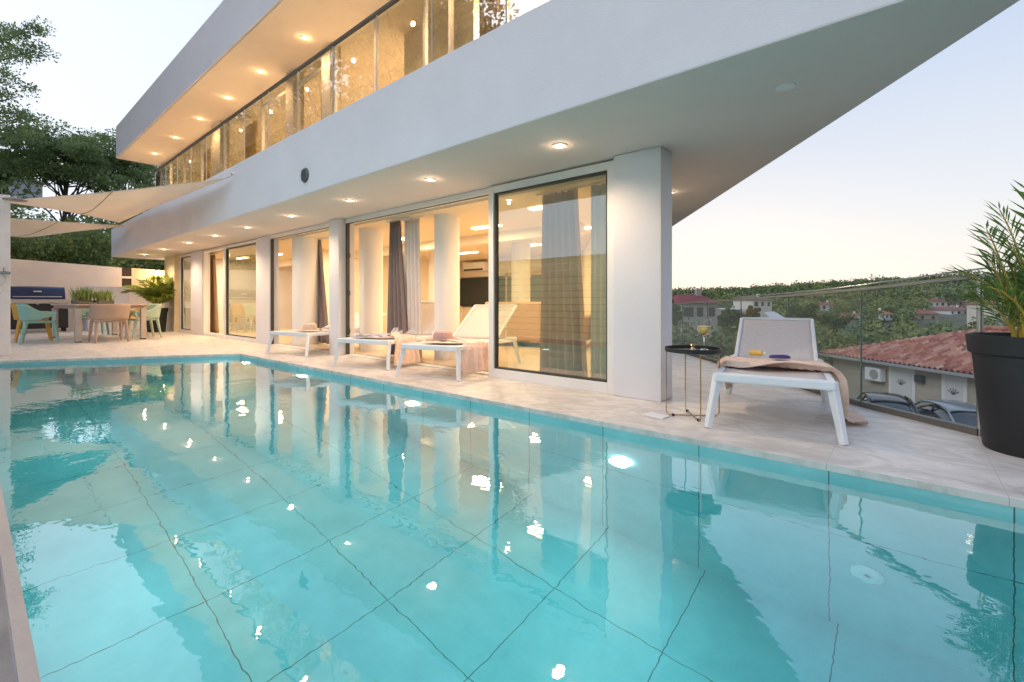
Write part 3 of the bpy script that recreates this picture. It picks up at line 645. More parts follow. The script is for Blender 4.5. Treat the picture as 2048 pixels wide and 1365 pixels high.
MB().lathe([(.0, .0), (.036, .0), (.034, .004), (.006, .010), (.0038, .03), (.0038, .088), (.014, .102), (.036, .122), (.047, .15), (.050, .19), (.046, .235), (.0445, .235), (.0485, .19), (.0455, .15), (.0345, .123), (.012, .104), (.0, .101)], n=36, caps=False).build('glass_body', wg_m, wn, smooth=True)
MB().lathe([(.0, .1035), (.012, .106), (.033, .125), (.0435, .15), (.0465, .178), (.0, .178)], n=36, caps=False).build('wine', mat('white_wine', (.95, .72, .25), .1, emit=None, trans=.55), wn, smooth=True)
# skimmer lid and floor drain
sk = empty('skimmer_lid', (-1.42, 3.33, .0), R(-6), 'white square pool cover plate set in the terrace by the pillar', 'cover plate')
MB().box(-.085, -.06, .0005, .085, .06, .009).build('plate', white_pl, sk, bevel=.004)
dr = empty('floor_drain', tuple(cw(2.62, 2.33, 0)), 0, 'small round chrome floor drain in front of the big black pot', 'drain')
MB().lathe([(.0, .006), (.022, .006), (.026, .002), (.034, .004), (.038, .0)], n=24, caps=False).build('drain_cover', steel, dr, smooth=True)

# ---- palms
def frond_pts(base, az, length, lean, droop, n=16):
    pts = []; p = Vector(base); el = R(90-lean); st = length/n
    for k in range(n+1):
        pts.append(p.copy()); e_ = el-R(droop)*(k/n)**1.4
        p = p+Vector((math.cos(az)*math.cos(e_), math.sin(az)*math.cos(e_), math.sin(e_)))*st
    return pts
leaf_m = mat('palm_leaf', (.16, .24, .04), .45, col2=(.32, .38, .06), vs=6); stem_m = mat('palm_stem', (.50, .46, .08), .5, col2=(.55, .30, .05), vs=5)
leaf_g = mat('palm_leaf_green', (.12, .22, .05), .45, col2=(.26, .38, .09), vs=6)  # greener leaf colour, for the palm at the railing
def palm(name, loc, label, fr, potp, cat='potted palm', lw=.014, lm=leaf_m, leafl=.26, seed=1, base_r=.05, sparse=False):
    t = empty(name, loc, 0, label, cat); r_ = random.Random(seed)
    m = MB(); prof = potp; m.lathe(prof, n=48, caps=False); pot = m.build('pot', mat('pot_plastic', (.018, .018, .02), .55, var=.1, vs=3), t, smooth=True)
    zr_ = prof[-1][1]
    MB().lathe([(.0, zr_), (prof[-1][0]+.002, zr_)], n=32, caps=False).build('soil', mat('potting_soil', (.05, .035, .025), .95, bump=1, bs=60), t)
    st = MB(); lf = MB()
    for (az, ln, lean, droop) in fr:
        b = (r_.uniform(-1, 1)*base_r, r_.uniform(-1, 1)*base_r, zr_-.01); pts = frond_pts(b, az, ln, lean, droop)
        st.tube(pts, [.010*(1-.8*k/16)+.0012 for k in range(17)], 5)
        for k in range(5, 17):
            for sub_ in (0, .5):
                if sub_ and (k == 16 or (sparse and k % 2)): continue
                p = pts[k].lerp(pts[min(16, k+1)], sub_); d = (pts[min(16, k+1)]-pts[max(0, k-1)]).normalized()
                sdv = d.cross(Vector((0,0,1)))
                if sdv.length < .1: sdv = Vector((-math.sin(az), math.cos(az), 0))
                sdv.normalize(); f_ = (k-4)/12; L_ = leafl*(.55+.9*math.sin(math.pi*min(1, f_*.8+.12)))*.75*r_.uniform(.8, 1.1)
                for s_ in (-1, 1):
                    dirv = (sdv*s_*(1-.55*f_)+d*(.55+.7*f_)+Vector((0,0,.25*r_.uniform(-.4, 1)))).normalized()
                    w_ = lw*r_.uniform(.8, 1.15); nrm = dirv.cross(d).normalized() if dirv.cross(d).length > .01 else Vector((0,0,1)); wd_ = nrm.cross(dirv).normalized()*w_
                    a_ = p; m1 = p+dirv*L_*.45+Vector((0,0,-.01)); tp = p+dirv*L_+Vector((0,0,-.16*L_*r_.uniform(.3, 2.2)))
                    lf.add([a_, m1-wd_, m1+wd_, tp], [(0, 1, 3, 2)])
    st.build('stem', stem_m, t, smooth=True); lf.build('foliage', lm, t)
    return t
potA = [(.0, .0), (.205, .0), (.213, .012), (.258, .545), (.276, .555), (.287, .66), (.270, .66), (.262, .60)]
r_ = random.Random(4)
fr = []
az0 = YAW+math.pi            # the side turned to the pool
for k in range(20):
    fr.append((r_.uniform(0, 6.28), r_.uniform(.40, .98), r_.uniform(1, 8), r_.uniform(10, 38)))
for a, ln, le, dp_ in ((.0, .48, 8, 80), (.6, .75, 4, 60), (-.5, .55, 6, 70), (.2, .90, 1, 30), (-.2, .36, 12, 60)):
    fr.append((az0+a, ln, le, dp_))
PC = cw(2.95, 2.62)
palm('potted_palm', PC, 'tall green palm in a big black pot at the railing', fr, potA, lm=leaf_g, leafl=.22, lw=.007, sparse=True, seed=5, base_r=.10)
fr = [(r_.uniform(0, 6.28), r_.uniform(.7, 1.15), r_.uniform(3, 26), r_.uniform(40, 90)) for k in range(24)]
palm('potted_palm', (-16.15, 3.52, 0), 'yellow green palm in a black pot at the far house corner', fr, [(p[0]*.98, p[1]*1.02) for p in potA], seed=8, leafl=.36, lw=.022)

# ---- dining table and chairs
taupe = mat('taupe_resin', (.42, .31, .25), .55, var=.05); mint = mat('mint_resin', (.25, .48, .42), .5, var=.05); pale_mint = mat('pale_mint_resin', (.42, .55, .44), .5, var=.05); mustard = mat('mustard_resin', (.62, .34, .04), .5, var=.05)
dt_ = empty('dining_table', (-14.3, 2.02, 0), R(4), 'rectangular pinkish taupe dining table among coloured armchairs', 'dining table')
m = MB(); m.box(-1.15, -.62, .765, 1.15, .62, .80); m.build('table_top', mat('table_resin', (.55, .42, .36), .5, var=.06), dt_, bevel=.012)
m = MB(); m.box(-1.10, -.57, .70, 1.10, .57, .764); m.build('apron', taupe, dt_)
for sx_ in (-1, 1):
    for sy_ in (-1, 1):
        m = MB(); m.box(sx_*1.08-.05, sy_*.55-.05, .02, sx_*1.08+.05, sy_*.55+.05, .70); l = m.build('leg', mat('table_leg', (.50, .44, .40), .5), dt_, bevel=.008)
        MB().box(sx_*1.08-.05, sy_*.55-.05, .0, sx_*1.08+.05, sy_*.55+.05, .0195).build('foot_cap', black, l)
def chair(label, loc, rz, m_):
    t = empty('armchair', loc, rz, label, 'armchair', 'coloured resin armchairs around the dining table')     # faces +x
    MB().box(-.24, -.23, .415, .24, .23, .45).build('seat', m_, t, bevel=.015)
    # wrap-around back and arms, one shell
    def fn(a, b):
        s_ = (a-.5)*2; ax = abs(s_)
        if ax < .5: th = s_/.5*math.pi/2; x = -.12-.16*math.cos(th); y = .29*math.sin(th)
        else: x = -.12+(ax-.5)/.5*.36; y = .29*(1 if s_ > 0 else -1)
        topz = .80-.16*float(sstep(.35, .75, ax)); botz = .47+.09*float(sstep(.55, 1, ax))
        z = botz+(topz-botz)*b; fl = 1+.10*b
        return (x*fl-.02*b if x < 0 else x, y*fl, z)
    MB().grid(fn, 40, 6).build('backrest', m_, t, smooth=True, solid=.022)
    for sx_ in (-1, 1):
        for sy_ in (-1, 1):
            a = Vector((sx_*.20, sy_*.235, .46)); b = Vector((sx_*.27, sy_*.27, .0))
            m = MB(); m.tube([a.lerp(b, k/4) for k in range(5)], [.035, .032, .028, .024, .02], 4); m.build('leg', m_, t, bevel=.004)
            m = MB() if sx_ < 0 else None
    for sy_ in (-1, 1):
        MB().beam((.20, sy_*.29, .47), (.235, sy_*.30, .62), .035, .04, up=(0,1,0)).build('arm_support', m_, t, bevel=.006)
    return t
chair('taupe armchair at the pool end of the dining table, back turned', (-12.95, 2.0, 0), R(183), taupe)
chair('mint armchair on the grill side, first from the pool', (-13.6, 1.02, 0), R(84), mint)
chair('mustard armchair behind the mint one on the grill side', (-14.45, .98, 0), R(88), mustard)
chair('pale mint armchair on the palm side, first from the pool', (-13.62, 2.72, 0), R(-86), pale_mint)
chair('mustard armchair on the palm side behind the pale mint one', (-14.45, 2.76, 0), R(-86), mustard)
chair('mint armchair at the far end of the dining table', (-15.75, 2.1, 0), R(4), mint)
# planters on the table
def planter(loc, label, seed, tall):
    t = empty('table_planter', loc, .2*seed, label, 'planter', 'planters on the dining table'); r_ = random.Random(seed)
    MB().box(-.10, -.17, 0, .10, .17, .08).build('tray', mat('slate_tray', (.12, .11, .10), .6), t, bevel=.01)
    lf = MB()
    for k in range(170):
        x, y = r_.uniform(-.09, .09), r_.uniform(-.16, .16); a = r_.uniform(0, 6.28); ln = r_.uniform(.5, 1)*tall; tl = r_.uniform(.05, .55)
        d = Vector((math.cos(a)*tl, math.sin(a)*tl, 1)).normalized(); w_ = Vector((-math.sin(a), math.cos(a), 0))*.008; p = Vector((x, y, .07))
        lf.add([p-w_, p+w_, p+d*ln*.6+w_*1.2, p+d*ln+Vector((0,0,-.02)), p+d*ln*.6-w_*1.2], [(0, 1, 2, 3, 4)])
    lf.build('foliage', mat('succulent_leaf', (.20, .32, .07), .5, col2=(.35, .45, .15), vs=9), t)
planter((-14.6, 1.78, .801), 'low planter of taller spiky green grass on the table', 1, .40)
planter((-14.6, 2.16, .801), 'low planter of shorter pale succulents on the table', 2, .33)
pl_ = empty('plate', (-13.7, 1.75, .801), 0, 'flat pale green dish on the dining table', 'dish'); MB().lathe([(.0, .012), (.10, .012), (.17, .03), (.175, .028), (.10, 0), (0, 0)], n=32, caps=False).build('dish', mat('dish_glaze', (.55, .62, .35), .3), pl_, smooth=True)

# ---- grill
gr = empty('gas_grill', (-18.7, 1.33, 0), 0, 'black and blue gas grill against the white garden wall', 'grill')
m = MB(); m.box(-.28, -.62, .10, .28, .62, .80); m.build('cabinet', black, gr, bevel=.01)
m = MB(); m.box(-.30, -.70, .83, .32, .70, .91); m.build('shelf', mat('grill_shelf', (.55, .50, .42), .4), gr, bevel=.01)
m = MB(); m.grid(lambda a, b: (.28-.56*b, (a-.5)*1.12, .92+.36*math.sin(math.pi*min(1, b*1.0))**.55*(1-.02*math.cos(a*6.28))), 8, 16)
m.add([(.28-.56*b/16, sy*.56, .92+.36*math.sin(math.pi*b/16)**.55) for sy in (-1,) for b in range(17)], [tuple(range(17))]); m.add([(.28-.56*b/16, .56, .92+.36*math.sin(math.pi*b/16)**.55) for b in range(17)], [tuple(range(16, -1, -1))])
lid = m.build('lid', mat('blue_enamel', (.02, .04, .12), .22), gr, smooth=True)
MB().tube([(.36, -.48, .99), (.36, .48, .99)], .014, 10).build('handle', steel, lid)
MB().box(.262, -.08, 1.12, .285, .08, 1.155).build('badge', mat('badge_silver', (.7, .7, .72), .3, metal=.6), lid)
for sy_ in (-.55, .55):
    for sx_ in (-.22, .22): MB().xf(Matrix()).tube([(sx_, sy_-.03, .05), (sx_, sy_+.03, .05)], .05, 16).build('caster', black, gr)
for k in range(3): MB().tube([(.30, -.3+.3*k, .80), (.335, -.3+.3*k, .80)], .03, 14).build('control_knob', steel, gr)

# ---- garden wall at the end of the terrace, masonry counter, shower wall
gw = empty('garden_wall', (-19.6, 2, 0), 0, 'tall white rendered garden wall closing the far terrace end', 'wall')
wallm = mat('garden_wall_paint', (.90, .82, .77), .85, var=.08, vs=1.5, bump=.3, bs=60)
MB().prism([(-19.6, -1.2), (-19.6, 3.35), (-19.8, 3.35), (-19.8, -1.2)], -1, [2.18, 1.97, 1.97, 2.18]).build('wall_panel', wallm, gw, world=True)
m = MB(); m.box(-19.78, 3.352, .0, -19.62, 3.60, 1.95); m.build('slot_panel', mat('dark_wood', (.05, .03, .025), .7), gw, world=True)
for z in (0., 1.28, 1.62): MB().box(-19.65, 3.354, z, -19.595, 3.598, z+(1.25 if z == 0 else .07)).build('cross_bar', wallm, gw, world=True)
MB().prism([(-19.6, 3.602), (-19.6, 7.0), (-19.8, 7.0), (-19.8, 3.602)], -1, [1.97, 1.8, 1.8, 1.97]).build('wall_panel', mat('wall_lamplight_tint', (.72, .58, .42), .85, var=.12, vs=3, bump=.4, bs=30), gw, world=True)  # glow of warm light coloured into this stretch of wall
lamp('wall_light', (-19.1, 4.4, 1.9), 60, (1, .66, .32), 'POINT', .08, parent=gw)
MB().lathe([(.0, -.05), (.05, -.05), (.06, .03), (.0, .05)], (-19.5, 4.6, 1.9), n=16, caps=False).build('wall_lantern', emit_w, gw, world=True, smooth=True)
mc = empty('masonry_counter', (-18.5, 2.95, 0), 0, 'white rendered masonry block beside the table planters', 'counter')
MB().box(-.45, -.62, 0, .45, .30, 1.30).build('block', plaster, mc, bevel=.015)
MB().box(-.45, .301, 0, .45, 1.25, 1.24).build('side_block', wallm, mc, bevel=.015)
nb = empty('shed', (-22, 6.5, 0), 0, 'small white outbuilding with one blue window behind the garden wall', 'outbuilding')
MB().box(-1.2, -1.2, -.5, 1.2, 1.6, 2.35).build('wall', plaster, nb)
MB().box(1.2, -.95, 1.75, 1.23, .15, 2.2).build('window', mat('shed_pane', (.10, .16, .2), .1), nb)
m = MB(); m.box(1.2, -1.05, 1.70, 1.24, -.96, 2.26); m.box(1.2, .16, 1.70, 1.24, .25, 2.26); m.box(1.2, -1.05, 1.64, 1.26, .25, 1.70); m.build('window_frame', white_al, nb)
MB().tube([(1.32, -1.5, 1.2), (1.32, -1.5, 2.3)], .07, 10).build('downpipe', mat('rust_pipe', (.16, .09, .07), .6), nb)
sw = empty('shower_wall', (-10.82, 0, 0), 0, 'white wall end with outdoor shower at the left pool corner', 'shower wall')
MB().box(-10.92, -1.1, .0, -10.72, .475, 2.52).build('wall', mat('shower_wall_paint', (.78, .75, .74), .8, var=.05, bump=.2, bs=90), sw, world=True, bevel=.01)
P = at(30, 401, 7.15); W0 = Vector((-10.82, .40, P.z+.05))
MB().tube([W0, Vector((P.x, P.y, P.z+.05))], .011, 10).build('shower_arm', steel, sw, world=True, smooth=True)
MB().lathe([(.0, .0), (.135, .0), (.14, .006), (.135, .012), (.03, .016), (.02, .05), (0, .05)], P, n=40, caps=False).build('shower_head', mat('brushed_steel', (.32, .32, .33), .45, metal=.7), sw, world=True, smooth=True)
T0 = at(8, 546, 7.2)
tp = MB(); T0.x = -10.71; tp.tube([T0, T0+Vector((.05, 0, 0))], .028, 14); tp.tube([T0+Vector((.05, -.06, .0)), T0+Vector((.05, .07, 0))], .020, 12); tp.tube([T0+Vector((.05, .0, .02)), T0+Vector((.05, .0, .08))], .008, 8)
tp.build('shower_mixer', mat('chrome_matte', (.28, .30, .33), .3, metal=.8), sw, world=True, smooth=True)
cu = MB(); cu.tube([T0+Vector((.05, -.02+.045*math.sin(k*.35), -.02-.018*k)) for k in range(18)], .007, 8); cu.build('shower_hose', steel, sw, world=True, smooth=True)

# ---- fence across the pool (its reflection shows in the glass door)
fe = empty('slat_fence', (-4, -1.0, 0), 0, 'pale horizontal board fence along the side opposite the house', 'fence')
m = MB()
for k in range(12): m.box(-9.8, -1.03, .02+k*.155, 3.0, -1.0, .02+k*.155+.143)
m.build('board_panel', mat('fence_board', (.74, .82, .70), .6, var=.12, vs=3), fe, world=True)
for x in (-9.8, -7.2, -4.6, -2, .6, 3): MB().box(x-.04, -1.11, 0, x+.04, -1.032, 1.9).build('post', white_al, fe, world=True)

# ---- shade sails
sailm = mat('sail_cloth', (.90, .83, .73), .85, var=.05, vs=2, bump=.2, bs=200)
def translucent(m, f=.45):
    t = m.node_tree; b = t.nodes['Principled BSDF']; o = [n for n in t.nodes if n.type == 'OUTPUT_MATERIAL'][0]
    tr = t.nodes.new('ShaderNodeBsdfTranslucent'); mx_ = t.nodes.new('ShaderNodeMixShader'); mx_.inputs[0].default_value = f
    col = b.inputs['Base Color']
    if col.is_linked: t.links.new(col.links[0].from_socket, tr.inputs[0])
    else: tr.inputs[0].default_value = col.default_value
    t.links.new(b.outputs[0], mx_.inputs[1]); t.links.new(tr.outputs[0], mx_.inputs[2]); t.links.new(mx_.outputs[0], o.inputs['Surface'])
translucent(sailm, .5)
for m_ in (leaf_m, leaf_g): translucent(m_, .35)
LATE = True
def sail(name, A, B, C, sag, label, n=26, curve=.10):
    A, B, C = Vector(A), Vector(B), Vector(C); mid = (A+B+C)/3
    def edge(P, Q, t):
        p = P.lerp(Q, t); return p+(mid-p)*curve*math.sin(math.pi*t)
    def fn(a, b):
        P = edge(A, B, a); Q = edge(A, C, a); p = P.lerp(Q, b); w_ = a*(edge(B, C, b)-B.lerp(C, b)); p = p+w_*a
        k = math.sin(math.pi*b)*math.sin(math.pi*min(1, a*.9+.05)) 
        return p-Vector((0, 0, sag*k))
    t = empty(name, A, 0, label, 'shade sail'); m = MB(); m.grid(fn, n, n); m.build('sail_cloth', sailm, t, smooth=True, solid=.004, world=True)
    s_ = MB(); s_.tube([Vector(fn(.5, b/20))+Vector((0,0,-.006)) for b in range(21)], .008, 4); s_.build('seam', mat('seam_thread', (.45, .35, .27), .9), t, world=True)
    h_ = MB(); h_.tube([fn(0, 0), Vector(fn(0, 0))+Vector((.0, -.25, .03))], .008, 6); h_.build('rope', steel, t, world=True)
    return t
S1 = Vector((-10.75, .35, 2.42))
def onf(u, v, Y=2.63):
    x = fx(u, Y); du = (u-1024)/F_PX; tt_ = Y/(SA*du+CA); return Vector((x, Y, H_CAM+(HY-v)/F_PX*tt_))
B1 = onf(452, 357); C1 = onf(238, 446, 2.76)
sail('shade_sail', S1, B1, C1, .10, 'nearer cream shade sail tied high to the balcony front')
m = MB(); hk = onf(466, 350, 2.66); m.tube([B1, hk], .006, 6); m.tube([hk+Vector((-.04, -.01, .01)), hk+Vector((.02, -.03, .02)), hk+Vector((.05, 0, 0))], .008, 6)
tag(m.build('sail_hook', steel), 'steel hook holding the nearer sail on the balcony front', 'hook')
A2 = at(-40, 432, 10.4); B2 = onf(262, 452, 2.74); C2 = at(-30, 476, 14.5)
sail('shade_sail', A2, B2, C2, .28, 'farther cream shade sail sagging lower over the dining table', curve=.06)

# ---- trees
pine_leaf = mat('pine_needles', (.33, .41, .17), .6, col2=(.17, .25, .11), vs=1.0); bark = mat('pine_bark', (.10, .075, .06), .9, var=.3, vs=8, bump=.8, bs=25)
translucent(pine_leaf, .4)
def clumps(rs, centers, radii, per, size, elong=2.6, flat=.6, up=.3):
    N = len(centers)*per; c = np.repeat(np.array(centers), per, 0); rr = np.repeat(np.array(radii), per)
    d = rs.randn(N, 3); d /= np.linalg.norm(d, axis=1)[:, None]; rad_ = rr*rs.rand(N)**.45
    p = c+d*rad_[:, None]*np.array([1, 1, flat])
    dirv = d*np.array([1, 1, .7])+rs.randn(N, 3)*.45+np.array([0, 0, up]); dirv /= np.linalg.norm(dirv, axis=1)[:, None]
    sdv = np.cross(dirv, rs.randn(N, 3)); sdv /= np.linalg.norm(sdv, axis=1)[:, None]
    s_ = (size*(.6+.8*rs.rand(N)))[:, None]; L_ = dirv*s_*elong*.5; W_ = sdv*s_*.5
    V = np.stack([p-L_*.2, p+L_*.5+W_, p+L_*1.0, p+L_*.5-W_], 1).reshape(-1, 3); return V, np.arange(len(V)).reshape(-1, 4)
def tree(name, loc, label, cat, crown, seed, height, trunk_r=.18, per=90, size=.16, nc=46, leaf=None, group=None, lean=(0, 0), flat=.45, cr=None, skip_trunk=False, elong=2.6, holes=0.):
    """crown: (cx, cy, cz, rx, ry, rz) relative to loc"""
    t = empty(name, loc, 0, label, cat, group); rs = np.random.RandomState(seed); cx_, cy_, cz_, rx, ry, rz_ = crown
    cs = []; 
    while len(cs) < nc:
        d = rs.randn(3); d /= np.linalg.norm(d); k = rs.rand()**.4
        cs.append((cx_+d[0]*rx*k, cy_+d[1]*ry*k, cz_+d[2]*rz_*k))
    br = cr or min(rx, ry)*.26
    V, Q = clumps(rs, cs, [br*(.6+.8*rs.rand()) for _ in cs], per, size, flat=flat, elong=elong)
    npmesh('crown', V, Q, leaf or pine_leaf, t)
    m = MB(); top = Vector((cx_, cy_, cz_)); n = 9; pts = []
    for k in range(n+1):
        f_ = k/n; pts.append(Vector((0, 0, 0)).lerp(top, f_)+Vector((math.sin(f_*5+seed)*.12*height*.1, math.cos(f_*4+seed)*.1*height*.1, 0))*(1 if 0 < k else 0))
    m.tube(pts, [trunk_r*(1-.7*k/n)*(1.25 if k == 0 else 1) for k in range(n+1)], 9)
    for i, c in enumerate(cs[::2]):
        s0 = pts[min(n, 4+i % 5)]; c = Vector(c); mid = s0.lerp(c, .5)+Vector((0, 0, -.12*(c-s0).length*rs.rand()))
        m.tube([s0, s0.lerp(mid, .5)+Vector((0,0,.05)), mid, mid.lerp(c, .6), c], [trunk_r*.34, trunk_r*.27, trunk_r*.2, trunk_r*.12, trunk_r*.05], 5)
    m.build('trunk', bark, t, smooth=True)
    return t
def tz(p): 
    xc = CA*p[0]+SA*p[1]; yc = -SA*p[0]+CA*p[1]; return float(terrain(xc, yc))
def tree_at(u, v, d, wpx, hpx, name, label, cat, seed, **k):
    c = at(u, v, d); z0 = tz(c); rx = wpx/2/F_PX*d; rz_ = hpx/2/F_PX*d
    return tree(name, (c.x, c.y, z0-.2), label, cat, (0, 0, c.z-z0+.2, rx, rx, rz_), seed, c.z-z0, **k)
tree_at(128, 318, 30, 215, 120, 'pine_tree', 'wide dark pine in the middle of the trees behind the garden wall', 'pine tree', 3, per=380, size=.095, nc=80, group='pines behind the garden wall')
tree_at(243, 322, 33, 150, 105, 'pine_tree', 'thinner pine with bare dark branches close to the roof corner', 'pine tree', 4, per=170, size=.095, nc=55, group='pines behind the garden wall')
tree_at(318, 352, 38, 90, 60, 'pine_tree', 'small sparse pine showing beneath the roof corner', 'pine tree', 14, per=150, size=.10, nc=26, group='pines behind the garden wall')
tree_at(10, 335, 36, 130, 60, 'pine_tree', 'low bushy pine next to the neighbour roof at the left', 'pine tree', 12, per=260, size=.11, nc=36, group='pines behind the garden wall')
# tall pine whose boughs reach in from the left
b = at(-150, 180, 20); z0 = tz(b)
t = empty('pine_tree', (b.x, b.y, z0), 0, 'tall pine reaching loose boughs into the sky at top left', 'pine tree', 'pines behind the garden wall')
rs = np.random.RandomState(5); cs = []; 
def bough(u0, v0, u1, v1, n, sp, d=20):
    for k in range(n):
        f_ = rs.rand()**.7; p = at(u0+(u1-u0)*f_+rs.randn()*sp, v0+(v1-v0)*f_+rs.randn()*sp*.6, d+rs.randn()*.8); cs.append(tuple(p-Vector((b.x, b.y, z0))))
bough(-60, 95, 72, 58, 24, 13); bough(-60, 120, 82, 98, 20, 9); bough(-60, 160, 20, 150, 7, 9); bough(-60, 200, 40, 185, 12, 12); bough(-60, 235, 58, 232, 16, 11); bough(-60, 290, 40, 262, 10, 9)
V, Q = clumps(rs, cs, [.42*(.5+.9*rs.rand()) for _ in cs], 95, .062, flat=.75, elong=2.6); npmesh('crown', V, Q, pine_leaf, t)
m = MB(); hh_ = at(-150, 20, 20).z-z0; m.tube([(0, 0, k/8*hh_) for k in range(9)], [.28*(1-.7*k/8) for k in range(9)], 10)
for (v0, u1, v1) in ((110, 60, 62), (135, 78, 98), (170, 20, 152), (215, 40, 192), (250, 52, 234), (310, 36, 264)):
    a_ = at(-150, v0, 20)-Vector((b.x, b.y, z0)); c_ = at(u1, v1, 20)-Vector((b.x, b.y, z0)); a_.x = a_.y = 0
    m.tube([a_.lerp(c_, k/6)+Vector((0, 0, -.25*math.sin(math.pi*k/6))) for k in range(7)], [.07*(1-.85*k/6) for k in range(7)], 6)
m.build('trunk', bark, t, smooth=True)
# pines on the side opposite the house, mirrored in the upstairs windows
for i, (x, y, h_, w_, lb_) in enumerate(((-16.5, -8.0, 18.5, 4.0, 'pine opposite the house, nearest the shower wall'), (-22.5, -6.0, 16, 4.0, 'pine opposite the house, second from the shower wall'), (-21.5, -12.5, 20, 4.6, 'tallest pine opposite the house, behind the others'), (-29, -7, 15, 4.0, 'pine opposite the house, fourth from the shower wall'), (-39, -6.5, 17, 4.6, 'pine opposite the house, fifth from the shower wall'), (-48, -7, 19, 5.0, 'pine opposite the house, farthest from the pool'))):
    z0 = tz((x, y)); tree('pine_tree', (x, y, z0), lb_, 'pine tree', (0, 0, h_-z0-6.0, w_, w_, 6.5), 30+i, h_, per=130, size=.17, nc=110, group='pines opposite the house')
# bushes behind the garden wall
bush_m = mat('garden_shrubs', (.30, .39, .13), .6, col2=(.14, .21, .09), vs=1.3); translucent(bush_m, .35); rs = np.random.RandomState(9)
for i in range(9):
    y = -1.0+i*1.35; x = -21.6-rs.rand()*1.6; z0 = tz((x, y))
    t = empty('garden_shrub', (x, y, z0), 0, ['leafy shrub hidden mostly by the shower wall at the far left', 'leafy shrub rising behind the gas grill lid', 'leafy shrub behind the garden wall, just right of the gas grill', 'leafy shrub above the garden wall over the taller table planter', 'leafy shrub above the garden wall over the shorter table planter', 'leafy shrub behind the garden wall at its dark wooden slots', 'leafy shrub behind the wall lantern', 'leafy shrub beside the small outbuilding', 'leafy shrub farthest right behind the garden wall'][i], 'shrub', 'shrubs behind the garden wall')
    cs = [(rs.randn()*.55, rs.randn()*.5, .4+rs.rand()*2.6) for _ in range(34)]
    V, Q = clumps(rs, cs, [.48]*34, 150, .10, flat=.9, elong=1.6); npmesh('foliage', V, Q, bush_m, t)
    m = MB(); [m.tube([(0, 0, 0), (c[0]*.5, c[1]*.5, c[2]*.6), c], [.03, .02, .008], 5) for c in cs[::4]]; m.build('stem', bark, t)
# second row up the slope
V, Q = [], []
cs = []; 
for k in range(420):
    u = rs.uniform(-160, 420); d = rs.uniform(24, 60); p = at(u, 500, d); z0 = tz(p); cs.append((p.x, p.y, z0+rs.rand()*(1.6 if k % 2 else 4.2 if k % 4 else 6.5)))
V, Q = clumps(rs, cs, [1.1]*len(cs), 110, .22, flat=.8, elong=1.6)
tag(npmesh('undergrowth', V, Q, bush_m), 'dense scrub covering the slope behind the garden wall', kind='stuff')
# agave-like dry branches
nh = empty('neighbour_house', at(-2, 372, 60), YAW, 'grey neighbour house with flat brown roof among the left trees', 'house')
MB().box(-3.5, -1.5, -2.2, 2.6, 3, .95).build('wall', mat('grey_render', (.38, .40, .44), .8), nh); MB().box(-3.9, -1.9, .951, 3.0, 3.4, 1.2).build('roof', mat('brown_eaves', (.24, .16, .13), .7), nh)
MB().box(.3, -1.52, -.9, 1.2, -1.49, .5).build('window', mat('dark_pane', (.03, .04, .05), .1), nh)

# ---- near red-roofed house beyond the railing
NH = cw(15.6, 22.6); ndir = (cw(16.4, 15.8)-NH).normalized(); nyaw = math.atan2(ndir.y, ndir.x)
h1 = empty('tiled_house', (NH.x, NH.y, -4), nyaw, 'long beige house with red tiled roof and white doors behind the parked cars', 'house')   # x along the wall towards us, y away
wm = mat('beige_cladding', (.46, .42, .36), .8, var=.15, vs=1.2, bump=.3, bs=20, stretch=(.4, .4, 4))
SG = 1
MB().box(0, 0, -1, 15, 8, 2.2).build('wall', wm, h1)
# sign of local y: away from the camera must be +y
tile = mat('clay_tiles', (.36, .12, .09), .75, bump=.3, bs=30)
def tilecol(m):
    t = m.node_tree; L = t.links.new; b = t.nodes['Principled BSDF']; tcn = t.nodes.new('ShaderNodeTexCoord'); dv = t.nodes.new('ShaderNodeVectorMath'); dv.operation = 'MULTIPLY'; dv.inputs[1].default_value = (1/.20, 1/.30, 0)
    ad = t.nodes.new('ShaderNodeVectorMath'); ad.operation = 'ADD'; ad.inputs[1].default_value = (.25, .45/.30, 0)
    fl = t.nodes.new('ShaderNodeVectorMath'); fl.operation = 'FLOOR'; wn_ = t.nodes.new('ShaderNodeTexWhiteNoise'); L(tcn.outputs['Object'], dv.inputs[0]); L(dv.outputs[0], ad.inputs[0]); L(ad.outputs[0], fl.inputs[0]); L(fl.outputs[0], wn_.inputs[0])
    r = t.nodes.new('ShaderNodeValToRGB'); e = r.color_ramp.elements; e[0].color = (.25, .085, .06, 1); e[1].color = (.52, .33, .26, 1); q = e.new(.35); q.color = (.36, .13, .09, 1); q = e.new(.75); q.color = (.45, .22, .16, 1); L(wn_.outputs['Value'], r.inputs[0]); L(r.outputs[0], b.inputs['Base Color'])
tilecol(tile)
def rooff(z_e, z_r, x0, x1, dep, hip):
    nx, ny = int((x1-x0)/.20*6), int(dep/.30*4)
    def fn(a, b):
        L0 = x0+hip*b; x = L0+(x1-L0)*a; y = -.45+dep*b; k = b*dep/.30; step = .035*(1-(k-math.floor(k)))
        return (x, y, z_e+(z_r-z_e)*b+.04*math.sin(x/.20*2*math.pi)+step)
    return MB().grid(fn, nx, ny)
rooff(2.34, 3.72, -.5, 15, 4.2, 4.0).build('roof', tile, h1, smooth=False)
def hipf(a, b):
    y = -.45+8.4*(a*(1-b)+.5*b); x = -.5+4.0*b; return (x, y, 2.34+1.38*b+.04*math.sin(y/.24*6.283)+.03*(1-(b*12 % 1)))
MB().grid(hipf, 120, 40).build('hip_roof', tile, h1)
